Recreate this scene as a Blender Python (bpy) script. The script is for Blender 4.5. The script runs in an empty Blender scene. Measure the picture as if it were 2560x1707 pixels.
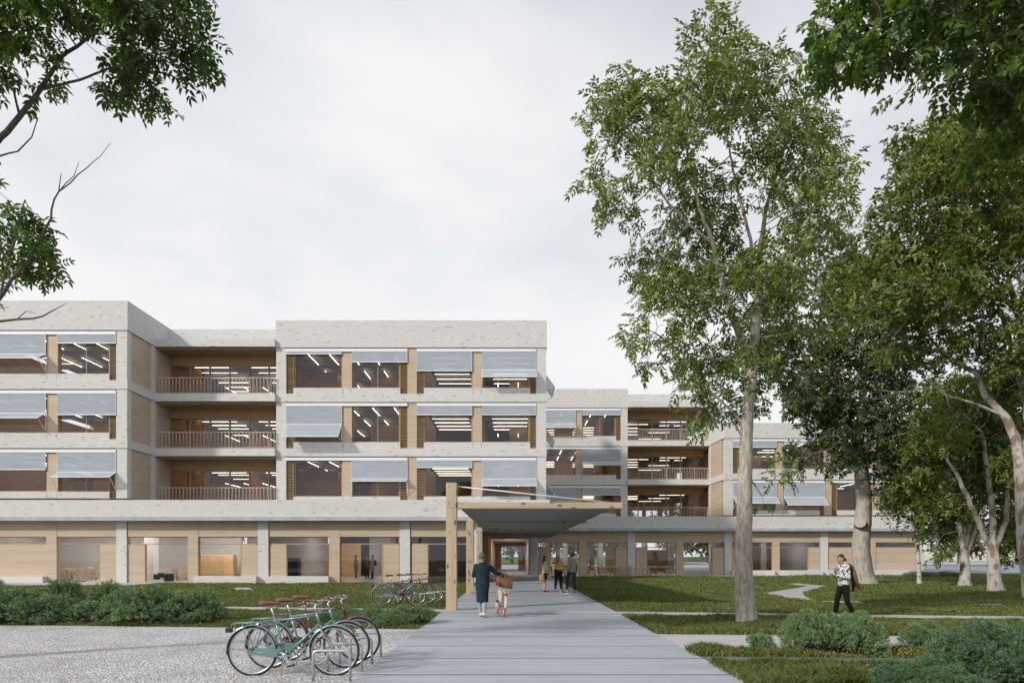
import bpy, math, random
import numpy as np
from mathutils import Vector, Matrix

SC = bpy.context.scene
COL = SC.collection
F, EYE, HY, CX = 1707.0, 1.68, 1389.0, 1280.0     # the camera as surveyed from the photograph
rnd = random.Random(7)


def ground(x, y):
    """a spot on the ground as (X, distance) read off the photograph"""
    z = F * EYE / (y - HY)
    return ((x - CX) / F * z, z)


def at(x, y, d):
    """the point at distance d as (X, d, height)"""
    return ((x - CX) / F * d, d, EYE + (HY - y) / F * d)


# ------------------------------------------------------------------ mesh building
class MB:
    def __init__(self):
        self.v, self.f, self.s = [], [], []

    def quad(self, a, b, c, d, smooth=False):
        n = len(self.v)
        self.v += [a, b, c, d]
        self.f.append((n, n + 1, n + 2, n + 3)); self.s.append(smooth)
        return self

    def tri(self, a, b, c, smooth=False):
        n = len(self.v)
        self.v += [a, b, c]
        self.f.append((n, n + 1, n + 2)); self.s.append(smooth)

    def box(self, x0, x1, y0, y1, z0, z1):
        n = len(self.v)
        self.v += [(x0, y0, z0), (x1, y0, z0), (x1, y1, z0), (x0, y1, z0), (x0, y0, z1), (x1, y0, z1), (x1, y1, z1), (x0, y1, z1)]
        for q in ((0, 3, 2, 1), (4, 5, 6, 7), (0, 1, 5, 4), (1, 2, 6, 5), (2, 3, 7, 6), (3, 0, 4, 7)):
            self.f.append(tuple(n + i for i in q)); self.s.append(False)
        return self

    def obox(self, c, ax, ay, az):
        """box from centre and three half-axis vectors"""
        c, ax, ay, az = map(Vector, (c, ax, ay, az))
        n = len(self.v)
        for k in (-1, 1):
            for i, j in ((-1, -1), (1, -1), (1, 1), (-1, 1)):
                self.v.append(tuple(c + ax * i + ay * j + az * k))
        for q in ((0, 3, 2, 1), (4, 5, 6, 7), (0, 1, 5, 4), (1, 2, 6, 5), (2, 3, 7, 6), (3, 0, 4, 7)):
            self.f.append(tuple(n + i for i in q)); self.s.append(False)
        return self

    def bar(self, a, b, w, h, up=(0, 0, 1)):
        a, b = Vector(a), Vector(b)
        d = (b - a); L = d.length; d.normalize()
        u = Vector(up)
        s = d.cross(u)
        if s.length < 1e-4:
            s = d.cross(Vector((1, 0, 0)))
        s.normalize(); t = s.cross(d).normalized()
        return self.obox((a + b) / 2, d * L / 2, s * w / 2, t * h / 2)

    def tube(self, pts, r, n=8, closed=False, cap=True, sq=None):
        """tube through points, r a radius or a list of radii"""
        P = [Vector(p) for p in pts]
        m = len(P)
        R = list(r) if isinstance(r, (list, tuple)) else [r] * m
        base = len(self.v)
        ref = None
        for i in range(m):
            if closed:
                t = P[(i + 1) % m] - P[i - 1]
            else:
                t = P[min(i + 1, m - 1)] - P[max(i - 1, 0)]
            if t.length < 1e-9:
                t = Vector((0, 0, 1))
            t.normalize()
            if ref is None:
                ref = Vector((0, 0, 1)) if abs(t.z) < .9 else Vector((1, 0, 0))
                ref = (ref - t * ref.dot(t)).normalized()
            else:
                ref = ref - t * ref.dot(t)
                ref = ref.normalized() if ref.length > 1e-6 else t.orthogonal().normalized()
            b = t.cross(ref)
            for k in range(n):
                a = 2 * math.pi * k / n
                self.v.append(tuple(P[i] + (ref * math.cos(a) + b * math.sin(a)) * R[i]))
        for i in range(m if closed else m - 1):
            j = (i + 1) % m
            for k in range(n):
                l = (k + 1) % n
                self.f.append((base + i * n + k, base + i * n + l, base + j * n + l, base + j * n + k)); self.s.append(True)
        if cap and not closed:
            self.f.append(tuple(base + k for k in reversed(range(n)))); self.s.append(False)
            self.f.append(tuple(base + (m - 1) * n + k for k in range(n))); self.s.append(False)
        return self

    def lathe(self, prof, c=(0, 0, 0), n=16, axis='z'):
        base = len(self.v)
        for r, h in prof:
            for k in range(n):
                a = 2 * math.pi * k / n
                x, y = r * math.cos(a), r * math.sin(a)
                p = {'z': (x, y, h), 'y': (x, h, y), 'x': (h, x, y)}[axis]
                self.v.append((c[0] + p[0], c[1] + p[1], c[2] + p[2]))
        for i in range(len(prof) - 1):
            for k in range(n):
                l = (k + 1) % n
                self.f.append((base + i * n + k, base + i * n + l, base + (i + 1) * n + l, base + (i + 1) * n + k)); self.s.append(True)
        return self

    def ball(self, c, r, n=12, m=8, sc=(1, 1, 1)):
        base = len(self.v)
        for i in range(m + 1):
            p = math.pi * i / m
            for k in range(n):
                a = 2 * math.pi * k / n
                self.v.append((c[0] + r * sc[0] * math.sin(p) * math.cos(a), c[1] + r * sc[1] * math.sin(p) * math.sin(a), c[2] + r * sc[2] * math.cos(p)))
        for i in range(m):
            for k in range(n):
                l = (k + 1) % n
                self.f.append((base + i * n + k, base + (i + 1) * n + k, base + (i + 1) * n + l, base + i * n + l)); self.s.append(True)
        return self

    def cone(self, a, b, ra, rb, n=12):
        """round cone: two balls and the frustum between them (to be fused by a remesh)"""
        self.ball(a, ra, n, 8); self.ball(b, rb, n, 8)
        self.tube([a, b], [ra * .995, rb * .995], n)
        return self

    def prism(self, poly, z0, z1):
        """vertical prism over a ground polygon"""
        n = len(poly); base = len(self.v)
        self.v += [(x, y, z0) for x, y in poly] + [(x, y, z1) for x, y in poly]
        self.f.append(tuple(base + n + i for i in range(n))); self.s.append(False)
        for i in range(n):
            j = (i + 1) % n
            self.f.append((base + i, base + j, base + n + j, base + n + i)); self.s.append(False)
        return self

    def xform(self, M):
        self.v = [tuple(M @ Vector(p)) for p in self.v]
        return self

    def build(self, name, mat, parent=None, local=False):
        me = bpy.data.meshes.new(name)
        off = Vector((0, 0, 0)) if local else wloc(parent)
        me.from_pydata([(p[0] - off.x, p[1] - off.y, p[2] - off.z) for p in self.v], [], self.f)
        me.polygons.foreach_set('use_smooth', self.s)
        me.update()
        if mat:
            me.materials.append(mat)
        o = bpy.data.objects.new(name, me)
        COL.objects.link(o)
        if parent:
            o.parent = parent
        return o


def wloc(o):
    v = Vector((0, 0, 0))
    while o is not None:
        v += o.location
        o = o.parent
    return v


def np_mesh(name, verts, faces_flat, nper, mat, parent=None, smooth=False):
    """fast mesh: verts (n,3), faces_flat of nper-gons"""
    me = bpy.data.meshes.new(name)
    verts = np.asarray(verts, np.float32)
    off = wloc(parent)
    verts = verts - np.array([off.x, off.y, off.z], np.float32)
    fl = np.asarray(faces_flat, np.int32).ravel()
    nf = len(fl) // nper
    me.vertices.add(len(verts)); me.vertices.foreach_set('co', verts.ravel())
    me.loops.add(len(fl)); me.loops.foreach_set('vertex_index', fl)
    me.polygons.add(nf); me.polygons.foreach_set('loop_start', np.arange(0, nf * nper, nper, dtype=np.int32))
    if smooth:
        me.polygons.foreach_set('use_smooth', np.ones(nf, bool))
    me.update(calc_edges=True)
    me.validate()
    if mat:
        me.materials.append(mat)
    o = bpy.data.objects.new(name, me)
    COL.objects.link(o)
    if parent:
        o.parent = parent
    return o


def tag(o, label=None, cat=None, group=None, kind=None):
    if label: o['label'] = label
    if cat: o['category'] = cat
    if group: o['group'] = group
    if kind: o['kind'] = kind
    return o


def thing(name, loc, label, cat, group=None, rz=0):
    o = bpy.data.objects.new(name, None)
    o.empty_display_size = .2
    COL.objects.link(o)
    o.location = loc
    o.rotation_euler = (0, 0, rz)
    return tag(o, label, cat, group)


def copy_tree(o, parent=None):
    c = o.copy()
    COL.objects.link(c)
    c.parent = parent
    for ch in list(o.children):
        copy_tree(ch, c)
    return c


def bevel(o, w=.01, seg=2):
    m = o.modifiers.new('bevel', 'BEVEL'); m.width = w; m.segments = seg; m.limit_method = 'ANGLE'
    return o


# ------------------------------------------------------------------ materials
class NT:
    def __init__(self, name):
        self.m = bpy.data.materials.new(name)
        self.m.use_nodes = True
        self.t = self.m.node_tree
        self.b = self.t.nodes['Principled BSDF']
        self.out = self.t.nodes['Material Output']

    def n(self, typ, **kw):
        nd = self.t.nodes.new(typ)
        for k, v in kw.items():
            if k.startswith('i_'):
                key = k[2:].replace('_', ' ')
                nd.inputs[key].default_value = v
            else:
                setattr(nd, k, v)
        return nd

    def l(self, a, b):
        self.t.links.new(a, b)

    def coord(self, kind='Object'):
        return self.n('ShaderNodeTexCoord').outputs[kind]

    def mapping(self, vec, scale=(1, 1, 1), loc=(0, 0, 0), rot=(0, 0, 0)):
        mp = self.n('ShaderNodeMapping')
        mp.inputs['Scale'].default_value = scale
        mp.inputs['Location'].default_value = loc
        mp.inputs['Rotation'].default_value = rot
        self.l(vec, mp.inputs['Vector'])
        return mp.outputs['Vector']

    def noise(self, vec, scale=5, detail=4, rough=.55):
        nz = self.n('ShaderNodeTexNoise')
        nz.inputs['Scale'].default_value = scale; nz.inputs['Detail'].default_value = detail; nz.inputs['Roughness'].default_value = rough
        if vec is not None:
            self.l(vec, nz.inputs['Vector'])
        return nz.outputs['Fac']

    def ramp(self, fac, stops, interp='LINEAR'):
        r = self.n('ShaderNodeValToRGB')
        cr = r.color_ramp
        cr.interpolation = interp
        while len(cr.elements) < len(stops):
            cr.elements.new(.5)
        for e, (p, c) in zip(cr.elements, stops):
            e.position = p
            e.color = (*c, 1) if len(c) == 3 else c
        self.l(fac, r.inputs['Fac'])
        return r.outputs['Color']

    def mix(self, fac, a, b, mode='MIX'):
        mx = self.n('ShaderNodeMix', data_type='RGBA', blend_type=mode)
        for sock, v in ((mx.inputs[0], fac), (mx.inputs[6], a), (mx.inputs[7], b)):
            if hasattr(v, 'links'):
                self.l(v, sock)
            else:
                sock.default_value = (*v, 1) if isinstance(v, tuple) and len(v) == 3 else v
        return mx.outputs[2]

    def math(self, op, a, b=0.0, c=None):
        md = self.n('ShaderNodeMath', operation=op)
        for i, v in enumerate((a, b) if c is None else (a, b, c)):
            if hasattr(v, 'links'):
                self.l(v, md.inputs[i])
            else:
                md.inputs[i].default_value = v
        return md.outputs[0]

    def bump(self, h, strength=.3, dist=.02):
        bp = self.n('ShaderNodeBump')
        bp.inputs['Strength'].default_value = strength; bp.inputs['Distance'].default_value = dist
        self.l(h, bp.inputs['Height'])
        self.l(bp.outputs['Normal'], self.b.inputs['Normal'])

    def base(self, c):
        if hasattr(c, 'links'):
            self.l(c, self.b.inputs['Base Color'])
        else:
            self.b.inputs['Base Color'].default_value = (*c, 1)

    def set(self, rough=.6, metal=0., spec=.5):
        self.b.inputs['Roughness'].default_value = rough
        self.b.inputs['Metallic'].default_value = metal
        self.b.inputs['Specular IOR Level'].default_value = spec
        return self.m


def simple(name, c, rough=.6, metal=0., var=.12, scale=8, spec=.5, bump=0.):
    k = NT(name)
    v = k.coord()
    f = k.noise(v, scale)
    lo = tuple(max(0, x * (1 - var)) for x in c); hi = tuple(min(1, x * (1 + var)) for x in c)
    k.base(k.ramp(f, [(.3, lo), (.7, hi)]))
    if bump:
        k.bump(f, bump, .01)
    return k.set(rough, metal, spec)


def mat_brick():
    k = NT('pale_brick')
    v = k.coord()
    s = k.n('ShaderNodeSeparateXYZ'); k.l(v, s.inputs[0])
    u = k.math('ADD', s.outputs[0], s.outputs[1])
    cmb = k.n('ShaderNodeCombineXYZ'); k.l(u, cmb.inputs[0]); k.l(s.outputs[2], cmb.inputs[1])
    br = k.n('ShaderNodeTexBrick', offset=.5)
    br.inputs['Scale'].default_value = 1.0
    br.inputs['Brick Width'].default_value = .25; br.inputs['Row Height'].default_value = .078
    br.inputs['Mortar Size'].default_value = .005; br.inputs['Mortar Smooth'].default_value = .2
    br.inputs['Color1'].default_value = (0, 0, 0, 1); br.inputs['Color2'].default_value = (1, 1, 1, 1)
    br.inputs['Mortar'].default_value = (.5, .5, .5, 1); br.inputs['Bias'].default_value = 0
    k.l(cmb.outputs[0], br.inputs['Vector'])
    col = k.ramp(br.outputs['Color'], [(0, (.40, .31, .22)), (.009, (.40, .32, .23)), (.016, (.42, .415, .40)), (.05, (.56, .56, .55)),
                                       (.4, (.58, .58, .575)), (.7, (.60, .60, .595)), (.975, (.62, .62, .62)), (.988, (.70, .70, .705))])
    big = k.noise(v, .35, 3)
    col = k.mix(.3, col, k.ramp(big, [(.3, (.55, .55, .545)), (.7, (.615, .615, .61))]))
    mort = k.mix(br.outputs['Fac'], col, (.55, .55, .545))
    k.base(mort)
    h = k.math('SUBTRACT', k.noise(v, 60, 2), br.outputs['Fac'])
    k.bump(h, .4, .01)
    return k.set(.85, 0, .3)


def mat_wood(name, c, dark=.75, scale=1.0, board=.42, rough=.6, vert=False, knots=False):
    k = NT(name)
    v = k.coord()
    s = k.n('ShaderNodeSeparateXYZ'); k.l(v, s.inputs[0])
    u = k.math('ADD', s.outputs[0], s.outputs[1])
    cmb = k.n('ShaderNodeCombineXYZ')
    if vert:
        k.l(s.outputs[2], cmb.inputs[0]); k.l(u, cmb.inputs[1])
        k.l(k.math('SUBTRACT', s.outputs[0], s.outputs[1]), cmb.inputs[2])
    else:
        k.l(u, cmb.inputs[0]); k.l(s.outputs[2], cmb.inputs[1])
        k.l(k.math('MULTIPLY', s.outputs[1], .3), cmb.inputs[2])
    g = k.noise(k.mapping(cmb.outputs[0], (.7 * scale, 22 * scale, 4)), 1.0, 6, .65)
    w = k.noise(k.mapping(cmb.outputs[0], (.25 * scale, 3.0 * scale, 1)), 1.0, 2)
    f = k.math('ADD', k.math('MULTIPLY', g, .55), k.math('MULTIPLY', w, .45))
    lo = tuple(x * dark for x in c); hi = tuple(min(1, x * 1.12) for x in c)
    col = k.ramp(f, [(.33, lo), (.5, c), (.68, hi)])
    if board:
        b = k.math('FRACT', k.math('DIVIDE', u if vert else s.outputs[2], board))
        ln = k.math('GREATER_THAN', b, .965)
        col = k.mix(k.math('MULTIPLY', ln, .45), col, tuple(x * .55 for x in c))
    if knots:
        vo = k.n('ShaderNodeTexVoronoi'); k.l(k.mapping(cmb.outputs[0], (2.4, 5.5, 5.5)), vo.inputs['Vector']); vo.inputs['Scale'].default_value = 1.0
        kn = k.ramp(vo.outputs['Distance'], [(.12, (1, 1, 1)), (.28, (0, 0, 0))])
        col = k.mix(kn, col, (.10, .05, .022))
    k.base(col)
    k.bump(g, .15, .01)
    return k.set(rough, 0, .35)


def mat_glass(name='window_glass', tint=(.90, .91, .92), refl=1.0):
    k = NT(name)
    tr = k.n('ShaderNodeBsdfTransparent'); tr.inputs[0].default_value = (*tint, 1)
    gl = k.n('ShaderNodeBsdfGlossy'); gl.inputs['Roughness'].default_value = .01; gl.inputs[0].default_value = (.86, .9, .98, 1)
    fr = k.n('ShaderNodeFresnel'); fr.inputs['IOR'].default_value = 1.6
    f = k.math('MULTIPLY_ADD', fr.outputs[0], 0.92 * refl, .015)
    f = k.math('MINIMUM', f, 1.0)
    # slightly wavy panes
    bp = k.n('ShaderNodeBump'); bp.inputs['Strength'].default_value = .02; bp.inputs['Distance'].default_value = .1
    k.l(k.noise(k.coord(), .8, 2), bp.inputs['Height']); k.l(bp.outputs[0], gl.inputs['Normal'])
    mx = k.n('ShaderNodeMixShader'); k.l(f, mx.inputs[0]); k.l(tr.outputs[0], mx.inputs[1]); k.l(gl.outputs[0], mx.inputs[2])
    k.l(mx.outputs[0], k.out.inputs['Surface'])
    return k.m


def mat_screen():
    k = NT('awning_fabric')
    tr = k.n('ShaderNodeBsdfTransparent'); tr.inputs[0].default_value = (.92, .95, 1, 1)
    df = k.n('ShaderNodeBsdfDiffuse')
    v = k.coord()
    f = k.noise(k.mapping(v, (1, 1, 7)), .9, 3)
    k.l(k.ramp(f, [(.35, (.49, .55, .62)), (.65, (.57, .63, .70))]), df.inputs[0])
    tl = k.n('ShaderNodeBsdfTranslucent'); tl.inputs[0].default_value = (.5, .55, .6, 1)
    m1 = k.n('ShaderNodeMixShader'); m1.inputs[0].default_value = .25; k.l(df.outputs[0], m1.inputs[1]); k.l(tl.outputs[0], m1.inputs[2])
    m2 = k.n('ShaderNodeMixShader'); m2.inputs[0].default_value = .24; k.l(m1.outputs[0], m2.inputs[1]); k.l(tr.outputs[0], m2.inputs[2])
    k.l(m2.outputs[0], k.out.inputs['Surface'])
    return k.m


def mat_emit(name, c, s):
    k = NT(name)
    k.base((.8, .8, .8))
    k.b.inputs['Emission Color'].default_value = (*c, 1); k.b.inputs['Emission Strength'].default_value = s
    return k.m


def mat_leaf(name, dark, mid, light, trans=.35, yellow=None):
    k = NT(name)
    geo = k.n('ShaderNodeNewGeometry')
    ri = geo.outputs['Random Per Island']
    cl = k.noise(k.coord(), .55, 2)
    f = k.math('ADD', k.math('MULTIPLY', ri, .55), k.math('MULTIPLY', cl, .5))
    st = [(.2, dark), (.5, mid), (.85, light)]
    if yellow:
        st = [(.2, dark), (.5, mid), (.84, light), (.88, yellow)]
    col = k.ramp(f, st)
    k.base(col)
    k.set(.42, 0, .45)
    tl = k.n('ShaderNodeBsdfTranslucent')
    k.l(k.mix(1.0, col, (1.5, 1.7, .7), 'MULTIPLY'), tl.inputs[0])
    mx = k.n('ShaderNodeMixShader'); mx.inputs[0].default_value = trans
    k.l(k.b.outputs[0], mx.inputs[1]); k.l(tl.outputs[0], mx.inputs[2]); k.l(mx.outputs[0], k.out.inputs['Surface'])
    return k.m


def mat_bark(name, lo, hi, scale=1.0, patch=None, bump=.6):
    k = NT(name)
    v = k.coord()
    g = k.noise(k.mapping(v, (9 * scale, 9 * scale, 2.2 * scale)), 1.6, 6, .7)
    col = k.ramp(g, [(.32, lo), (.6, hi)])
    if patch:
        p = k.noise(k.mapping(v, (1, 1, .5)), 3.2, 3)
        col = k.mix(k.ramp(p, [(.5, (0, 0, 0)), (.58, (1, 1, 1))]), col, patch)
    k.base(col)
    k.bump(g, bump, .03)
    return k.set(.9, 0, .2)


BRICK = mat_brick()
WOOD = mat_wood('timber_cladding', (.48, .385, .295), .82, board=.62)
WOODB = mat_wood('timber_frame', (.42, .27, .14), .7, board=0, scale=2)
WOODI = mat_wood('interior_timber', (.70, .41, .18), .62, board=.2)
WOODD = mat_wood('louvre_timber', (.36, .26, .16), .6, board=0, scale=2)
GLULAM = mat_wood('post_timber', (.46, .37, .26), .66, board=0, scale=1.3, vert=True, knots=True)
GLULAMX = mat_wood('beam_timber', (.46, .37, .26), .66, board=0, scale=1.3, knots=True)
GLASS = mat_glass()
SCREEN = mat_screen()
WHITEM = simple('white_metal', (.74, .76, .80), .4, 0, .05)
RAILM = simple('railing_metal', (.50, .47, .44), .5, .0, .08)
CONC = simple('slab_concrete', (.36, .39, .43), .75, 0, .18, 1.2)
CEIL = simple('ceiling_concrete', (.34, .315, .29), .85, 0, .1, 1.5)
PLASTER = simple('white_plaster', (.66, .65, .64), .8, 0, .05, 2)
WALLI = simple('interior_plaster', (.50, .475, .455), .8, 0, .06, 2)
SOFFIT = simple('soffit_panel', (.31, .31, .31), .8, 0, .08, 2)
FLOORI = simple('interior_floor', (.48, .45, .41), .35, 0, .1, 1.0)
DARKM = simple('near_black_strip', (.06, .06, .065), .7, 0, .1)  # near-black: shade painted into gaps under the brick bands; also a canopy strip
LAMP = mat_emit('strip_light_tube', (1, .87, .68), 6.0)
FILLG = mat_emit('room_fill_panel', (1, .92, .80), 30.0)  # added glowing panels that brighten the ground-floor rooms and corridor
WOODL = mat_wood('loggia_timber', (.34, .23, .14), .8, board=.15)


# ------------------------------------------------------------------ camera, light, sky
def setup():
    cam = bpy.data.cameras.new('camera')
    co = bpy.data.objects.new('camera', cam)
    COL.objects.link(co)
    co.location = (0, 0, EYE)
    co.rotation_euler = (math.radians(90), 0, 0)
    cam.sensor_width = 36; cam.lens = 36 * F / 2560
    cam.shift_y = (HY - 1707 / 2) / 2560
    cam.clip_end = 2000; cam.clip_start = .1
    SC.camera = co
    el, az = math.radians(30), math.atan2(-.79, -.61)      # sun: behind the camera, to the left
    d = Vector((math.cos(el) * math.sin(az), math.cos(el) * math.cos(az), math.sin(el)))
    L = bpy.data.lights.new('sun', 'SUN')
    L.energy = 3.0; L.angle = math.radians(4); L.color = (1, .93, .83)
    lo = bpy.data.objects.new('sun', L); COL.objects.link(lo)
    lo.rotation_euler = d.to_track_quat('Z', 'Y').to_euler()
    w = bpy.data.worlds.new('World'); SC.world = w
    w.use_nodes = True
    t = w.node_tree
    bg = t.nodes['Background']
    N = t.nodes.new
    sky = N('ShaderNodeTexSky'); sky.sky_type = 'NISHITA'; sky.sun_disc = False
    sky.sun_elevation = el; sky.sun_rotation = az
    sky.air_density = 1.0; sky.dust_density = 2.0; sky.ozone_density = 1.0
    tc = N('ShaderNodeTexCoord')
    mp = N('ShaderNodeMapping'); mp.inputs['Scale'].default_value = (1.2, 1.2, 2.6); mp.inputs['Location'].default_value = (.4, 1.3, .2)
    mp.inputs['Rotation'].default_value = (.0, .45, .0)
    t.links.new(tc.outputs['Generated'], mp.inputs['Vector'])
    nz = N('ShaderNodeTexNoise'); nz.inputs['Scale'].default_value = 1.5; nz.inputs['Detail'].default_value = 6; nz.inputs['Roughness'].default_value = .5
    nz.inputs['Distortion'].default_value = .3
    t.links.new(mp.outputs[0], nz.inputs['Vector'])
    # cloud cover
    cov = N('ShaderNodeValToRGB'); cov.color_ramp.elements[0].position = .2; cov.color_ramp.elements[0].color = (.70, .70, .70, 1)
    cov.color_ramp.elements[1].position = .55; cov.color_ramp.elements[1].color = (1, 1, 1, 1)
    # the cover thins out towards the upper right, where the blue shows
    dt = N('ShaderNodeVectorMath'); dt.operation = 'DOT_PRODUCT'; dt.inputs[1].default_value = (.62, .35, .62)
    t.links.new(tc.outputs['Generated'], dt.inputs[0])
    th = N('ShaderNodeMapRange'); th.inputs['From Min'].default_value = .55; th.inputs['From Max'].default_value = 1.0; th.inputs['To Min'].default_value = 0; th.inputs['To Max'].default_value = .36
    t.links.new(dt.outputs['Value'], th.inputs['Value'])
    sb = N('ShaderNodeMath'); sb.operation = 'SUBTRACT'
    t.links.new(nz.outputs['Fac'], sb.inputs[0]); t.links.new(th.outputs[0], sb.inputs[1])
    t.links.new(sb.outputs[0], cov.inputs[0])
    # cloud brightness
    cb = N('ShaderNodeValToRGB')
    cb.color_ramp.elements[0].position = .34; cb.color_ramp.elements[0].color = (.82, .845, .875, 1)
    cb.color_ramp.elements[1].position = .66; cb.color_ramp.elements[1].color = (.90, .90, .905, 1)
    t.links.new(nz.outputs['Fac'], cb.inputs[0])
    sc = N('ShaderNodeVectorMath'); sc.operation = 'SCALE'; sc.inputs['Scale'].default_value = CLOUD / .1
    t.links.new(cb.outputs[0], sc.inputs[0])
    mx = N('ShaderNodeMix'); mx.data_type = 'RGBA'
    t.links.new(cov.outputs[0], mx.inputs[0]); t.links.new(sky.outputs[0], mx.inputs[6]); t.links.new(sc.outputs[0], mx.inputs[7])
    t.links.new(mx.outputs[2], bg.inputs['Color'])
    bg.inputs['Strength'].default_value = .1
    vs = SC.view_settings
    vs.view_transform = 'Standard'; vs.look = 'None'; vs.exposure = EXPO; vs.gamma = 1
    SC.cycles.use_denoising = True
    SC.cycles.max_bounces = 6; SC.cycles.transparent_max_bounces = 12; SC.cycles.diffuse_bounces = 3; SC.cycles.glossy_bounces = 3
    SC.cycles.sample_clamp_indirect = 6
    SC.cycles.caustics_reflective = False; SC.cycles.caustics_refractive = False


CLOUD, EXPO = .93, 0.16
setup()
DIMW = simple('dim_room_wall', (.07, .07, .078), .6)  # near-black wall colour stands in for dim rooms behind the glass
HEADS = [15.46, 11.86, 8.26]          # underside of the brick bands, top storey first
S_ = 3.6
SILL, LOUV = 2.66, 3.06


class Block:
    def __init__(self, loc, label):
        self.r = thing('school_building', loc, label, 'building')
        self.lights = []

    def p(self, name, mb, mat, parent=None):
        return mb.build(name, mat, parent or self.r)

    # one window with its frame, on a facade facing the camera
    def window(self, x0, x1, z0, z1, y, mull=()):
        w = MB(); t = .06
        w.box(x0, x0 + t, y, y + .12, z0, z1).box(x1 - t, x1, y, y + .12, z0, z1)
        w.box(x0 + t, x1 - t, y, y + .12, z1 - t, z1).box(x0 + t, x1 - t, y, y + .12, z0, z0 + t)
        o = self.p('window', w, WOODB)
        g = MB(); g.quad((x0 + t, y + .06, z0 + t), (x1 - t, y + .06, z0 + t), (x1 - t, y + .06, z1 - t), (x0 + t, y + .06, z1 - t))
        self.p('pane', g, GLASS, o)
        if mull:
            m = MB()
            for mx in mull:
                m.box(mx - .012, mx + .012, y + .03, y + .055, z0 + t, z1 - t)
            self.p('glazing_bar', m, RAILM, o)
        return o

    def louvre(self, x0, x1, z0, z1, y):
        m = MB()
        m.box(x0, x0 + .03, y, y + .14, z0, z1).box(x1 - .03, x1, y, y + .14, z0, z1)
        z = z0 + .06
        while z < z1 - .03:
            m.obox(((x0 + x1) / 2, y + .06, z), ((x1 - x0) / 2 - .03, 0, 0), (0, .055, -.03), (0, .008, .012))
            z += .105
        m.box(x0 + .03, x1 - .03, y + .135, y + .15, z0, z1)
        self.p('louvre', m, WOODD)

    def awning(self, x0, x1, y, head, drop=None, tilt=None):
        """screen hanging from the cassette; with tilt its lower half swings out on arms (degrees)"""
        top = head - .27
        sill = head - SILL
        f, fr = MB(), MB()
        yo = y - .05
        if tilt is None:
            z1 = top - drop
            f.box(x0 + .02, x1 - .02, yo - .004, yo + .004, z1, top)
            fr.box(x0, x1, yo - .02, yo + .02, z1 - .05, z1)
            fr.box(x0, x0 + .02, yo - .015, yo + .015, z1, top).box(x1 - .02, x1, yo - .015, yo + .015, z1, top)
        else:
            piv = sill + 1.18
            L = .95
            a = math.radians(tilt)
            ey, ez = yo - L * math.sin(a), sill + .12 + L * math.cos(a)
            f.box(x0 + .02, x1 - .02, yo - .004, yo + .004, piv, top)
            f.quad((x0 + .02, yo, piv), (x1 - .02, yo, piv), (x1 - .02, ey, ez), (x0 + .02, ey, ez))
            fr.box(x0, x1, yo - .02, yo + .02, piv - .02, piv + .02)
            fr.bar((x0, ey, ez), (x1, ey, ez), .05, .05)
            for x in (x0, x1):
                fr.bar((x, yo, sill + .12), (x, ey, ez), .025, .025)
                fr.bar((x, yo, piv), (x, ey, ez), .02, .02)
                fr.box(x - .012, x + .012, yo - .012, yo + .012, sill + .1, top)
        o = self.p('awning', fr, WHITEM)
        self.p('awning_fabric', f, SCREEN, o)

    def module(self, mods, y, heads, states, sills=True):
        """mods: list of ('L'|'W'|'P'|'C', x0, x1); states[row][k]: awning of the k-th window cell"""
        for ri, head in enumerate(heads):
            k = 0
            for i, (t, x0, x1) in enumerate(mods):
                if t == 'L':
                    self.louvre(x0, x1, head - LOUV + .002, head - .27, y + .12)
                elif t == 'P':
                    self.p('timber_panel', MB().box(x0, x1, y + .09, y + .3, head - SILL, head - .06), WOOD)
                    self.p('brick_sill', MB().box(x0 + .061, x1 - .061, y + .03, y + .34, head - LOUV, head - SILL), BRICK)
                elif t == 'C':
                    self.p('timber_pier', MB().box(x0, x1, y + .08, y + .3, head - LOUV, head), WOOD)
                elif t == 'W':
                    self.window(x0, x1, head - SILL, head - .06, y + .2, mull=((x0 + x1) / 2 + .1,) if k % 3 == 1 else ())
                    # low brick wall below the window
                    self.p('brick_sill', MB().box(x0 - .06, x1 + .06, y + .03, y + .34, head - LOUV, head - SILL), BRICK)
                    nb = [m for m in mods[max(0, i - 1):i + 2] if m[0] == 'L']
                    xa, xb = x0, x1
                    for m in nb:
                        xa, xb = min(xa, m[1]), max(xb, m[2])
                    st = states[ri][k]
                    if st is not None:
                        self.awning(xa, xb, y + .06, head, *st)
                    k += 1
            # cassettes above each pair of windows
            run = []
            for m in list(mods) + [('C', 0, 0)]:
                if m[0] == 'C':
                    if run:
                        self.p('awning_cassette', MB().box(run[0][1], run[-1][2], y - .01, y + .085, head - .265, head - .075), WHITEM)
                    run = []
                else:
                    run.append(m)

    def column(self, x0, x1, y, head, depth=.5):
        self.p('brick_column', MB().box(x0, x1, y + .04, y + depth, head - LOUV - .001, head + .001), BRICK)

    def band(self, x0, x1, y0, y1, z0, z1):
        self.p('brick_band', MB().box(x0, x1, y0, y1, z0, z1), BRICK)

    def lamp_y(self, x, y0, y1, z):
        self.lights.append((abs((y0 + y1) / 2), MB().box(x - .014, x + .014, y0, y1, z - .008, z + .008), LAMP))

    def lamp_x(self, x0, x1, y, z, mat=None):
        self.lights.append((abs(y), MB().box(x0, x1, y - (.16 if mat else .014), y + (.16 if mat else .014), z - .008, z + .008), mat or LAMP))

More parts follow.
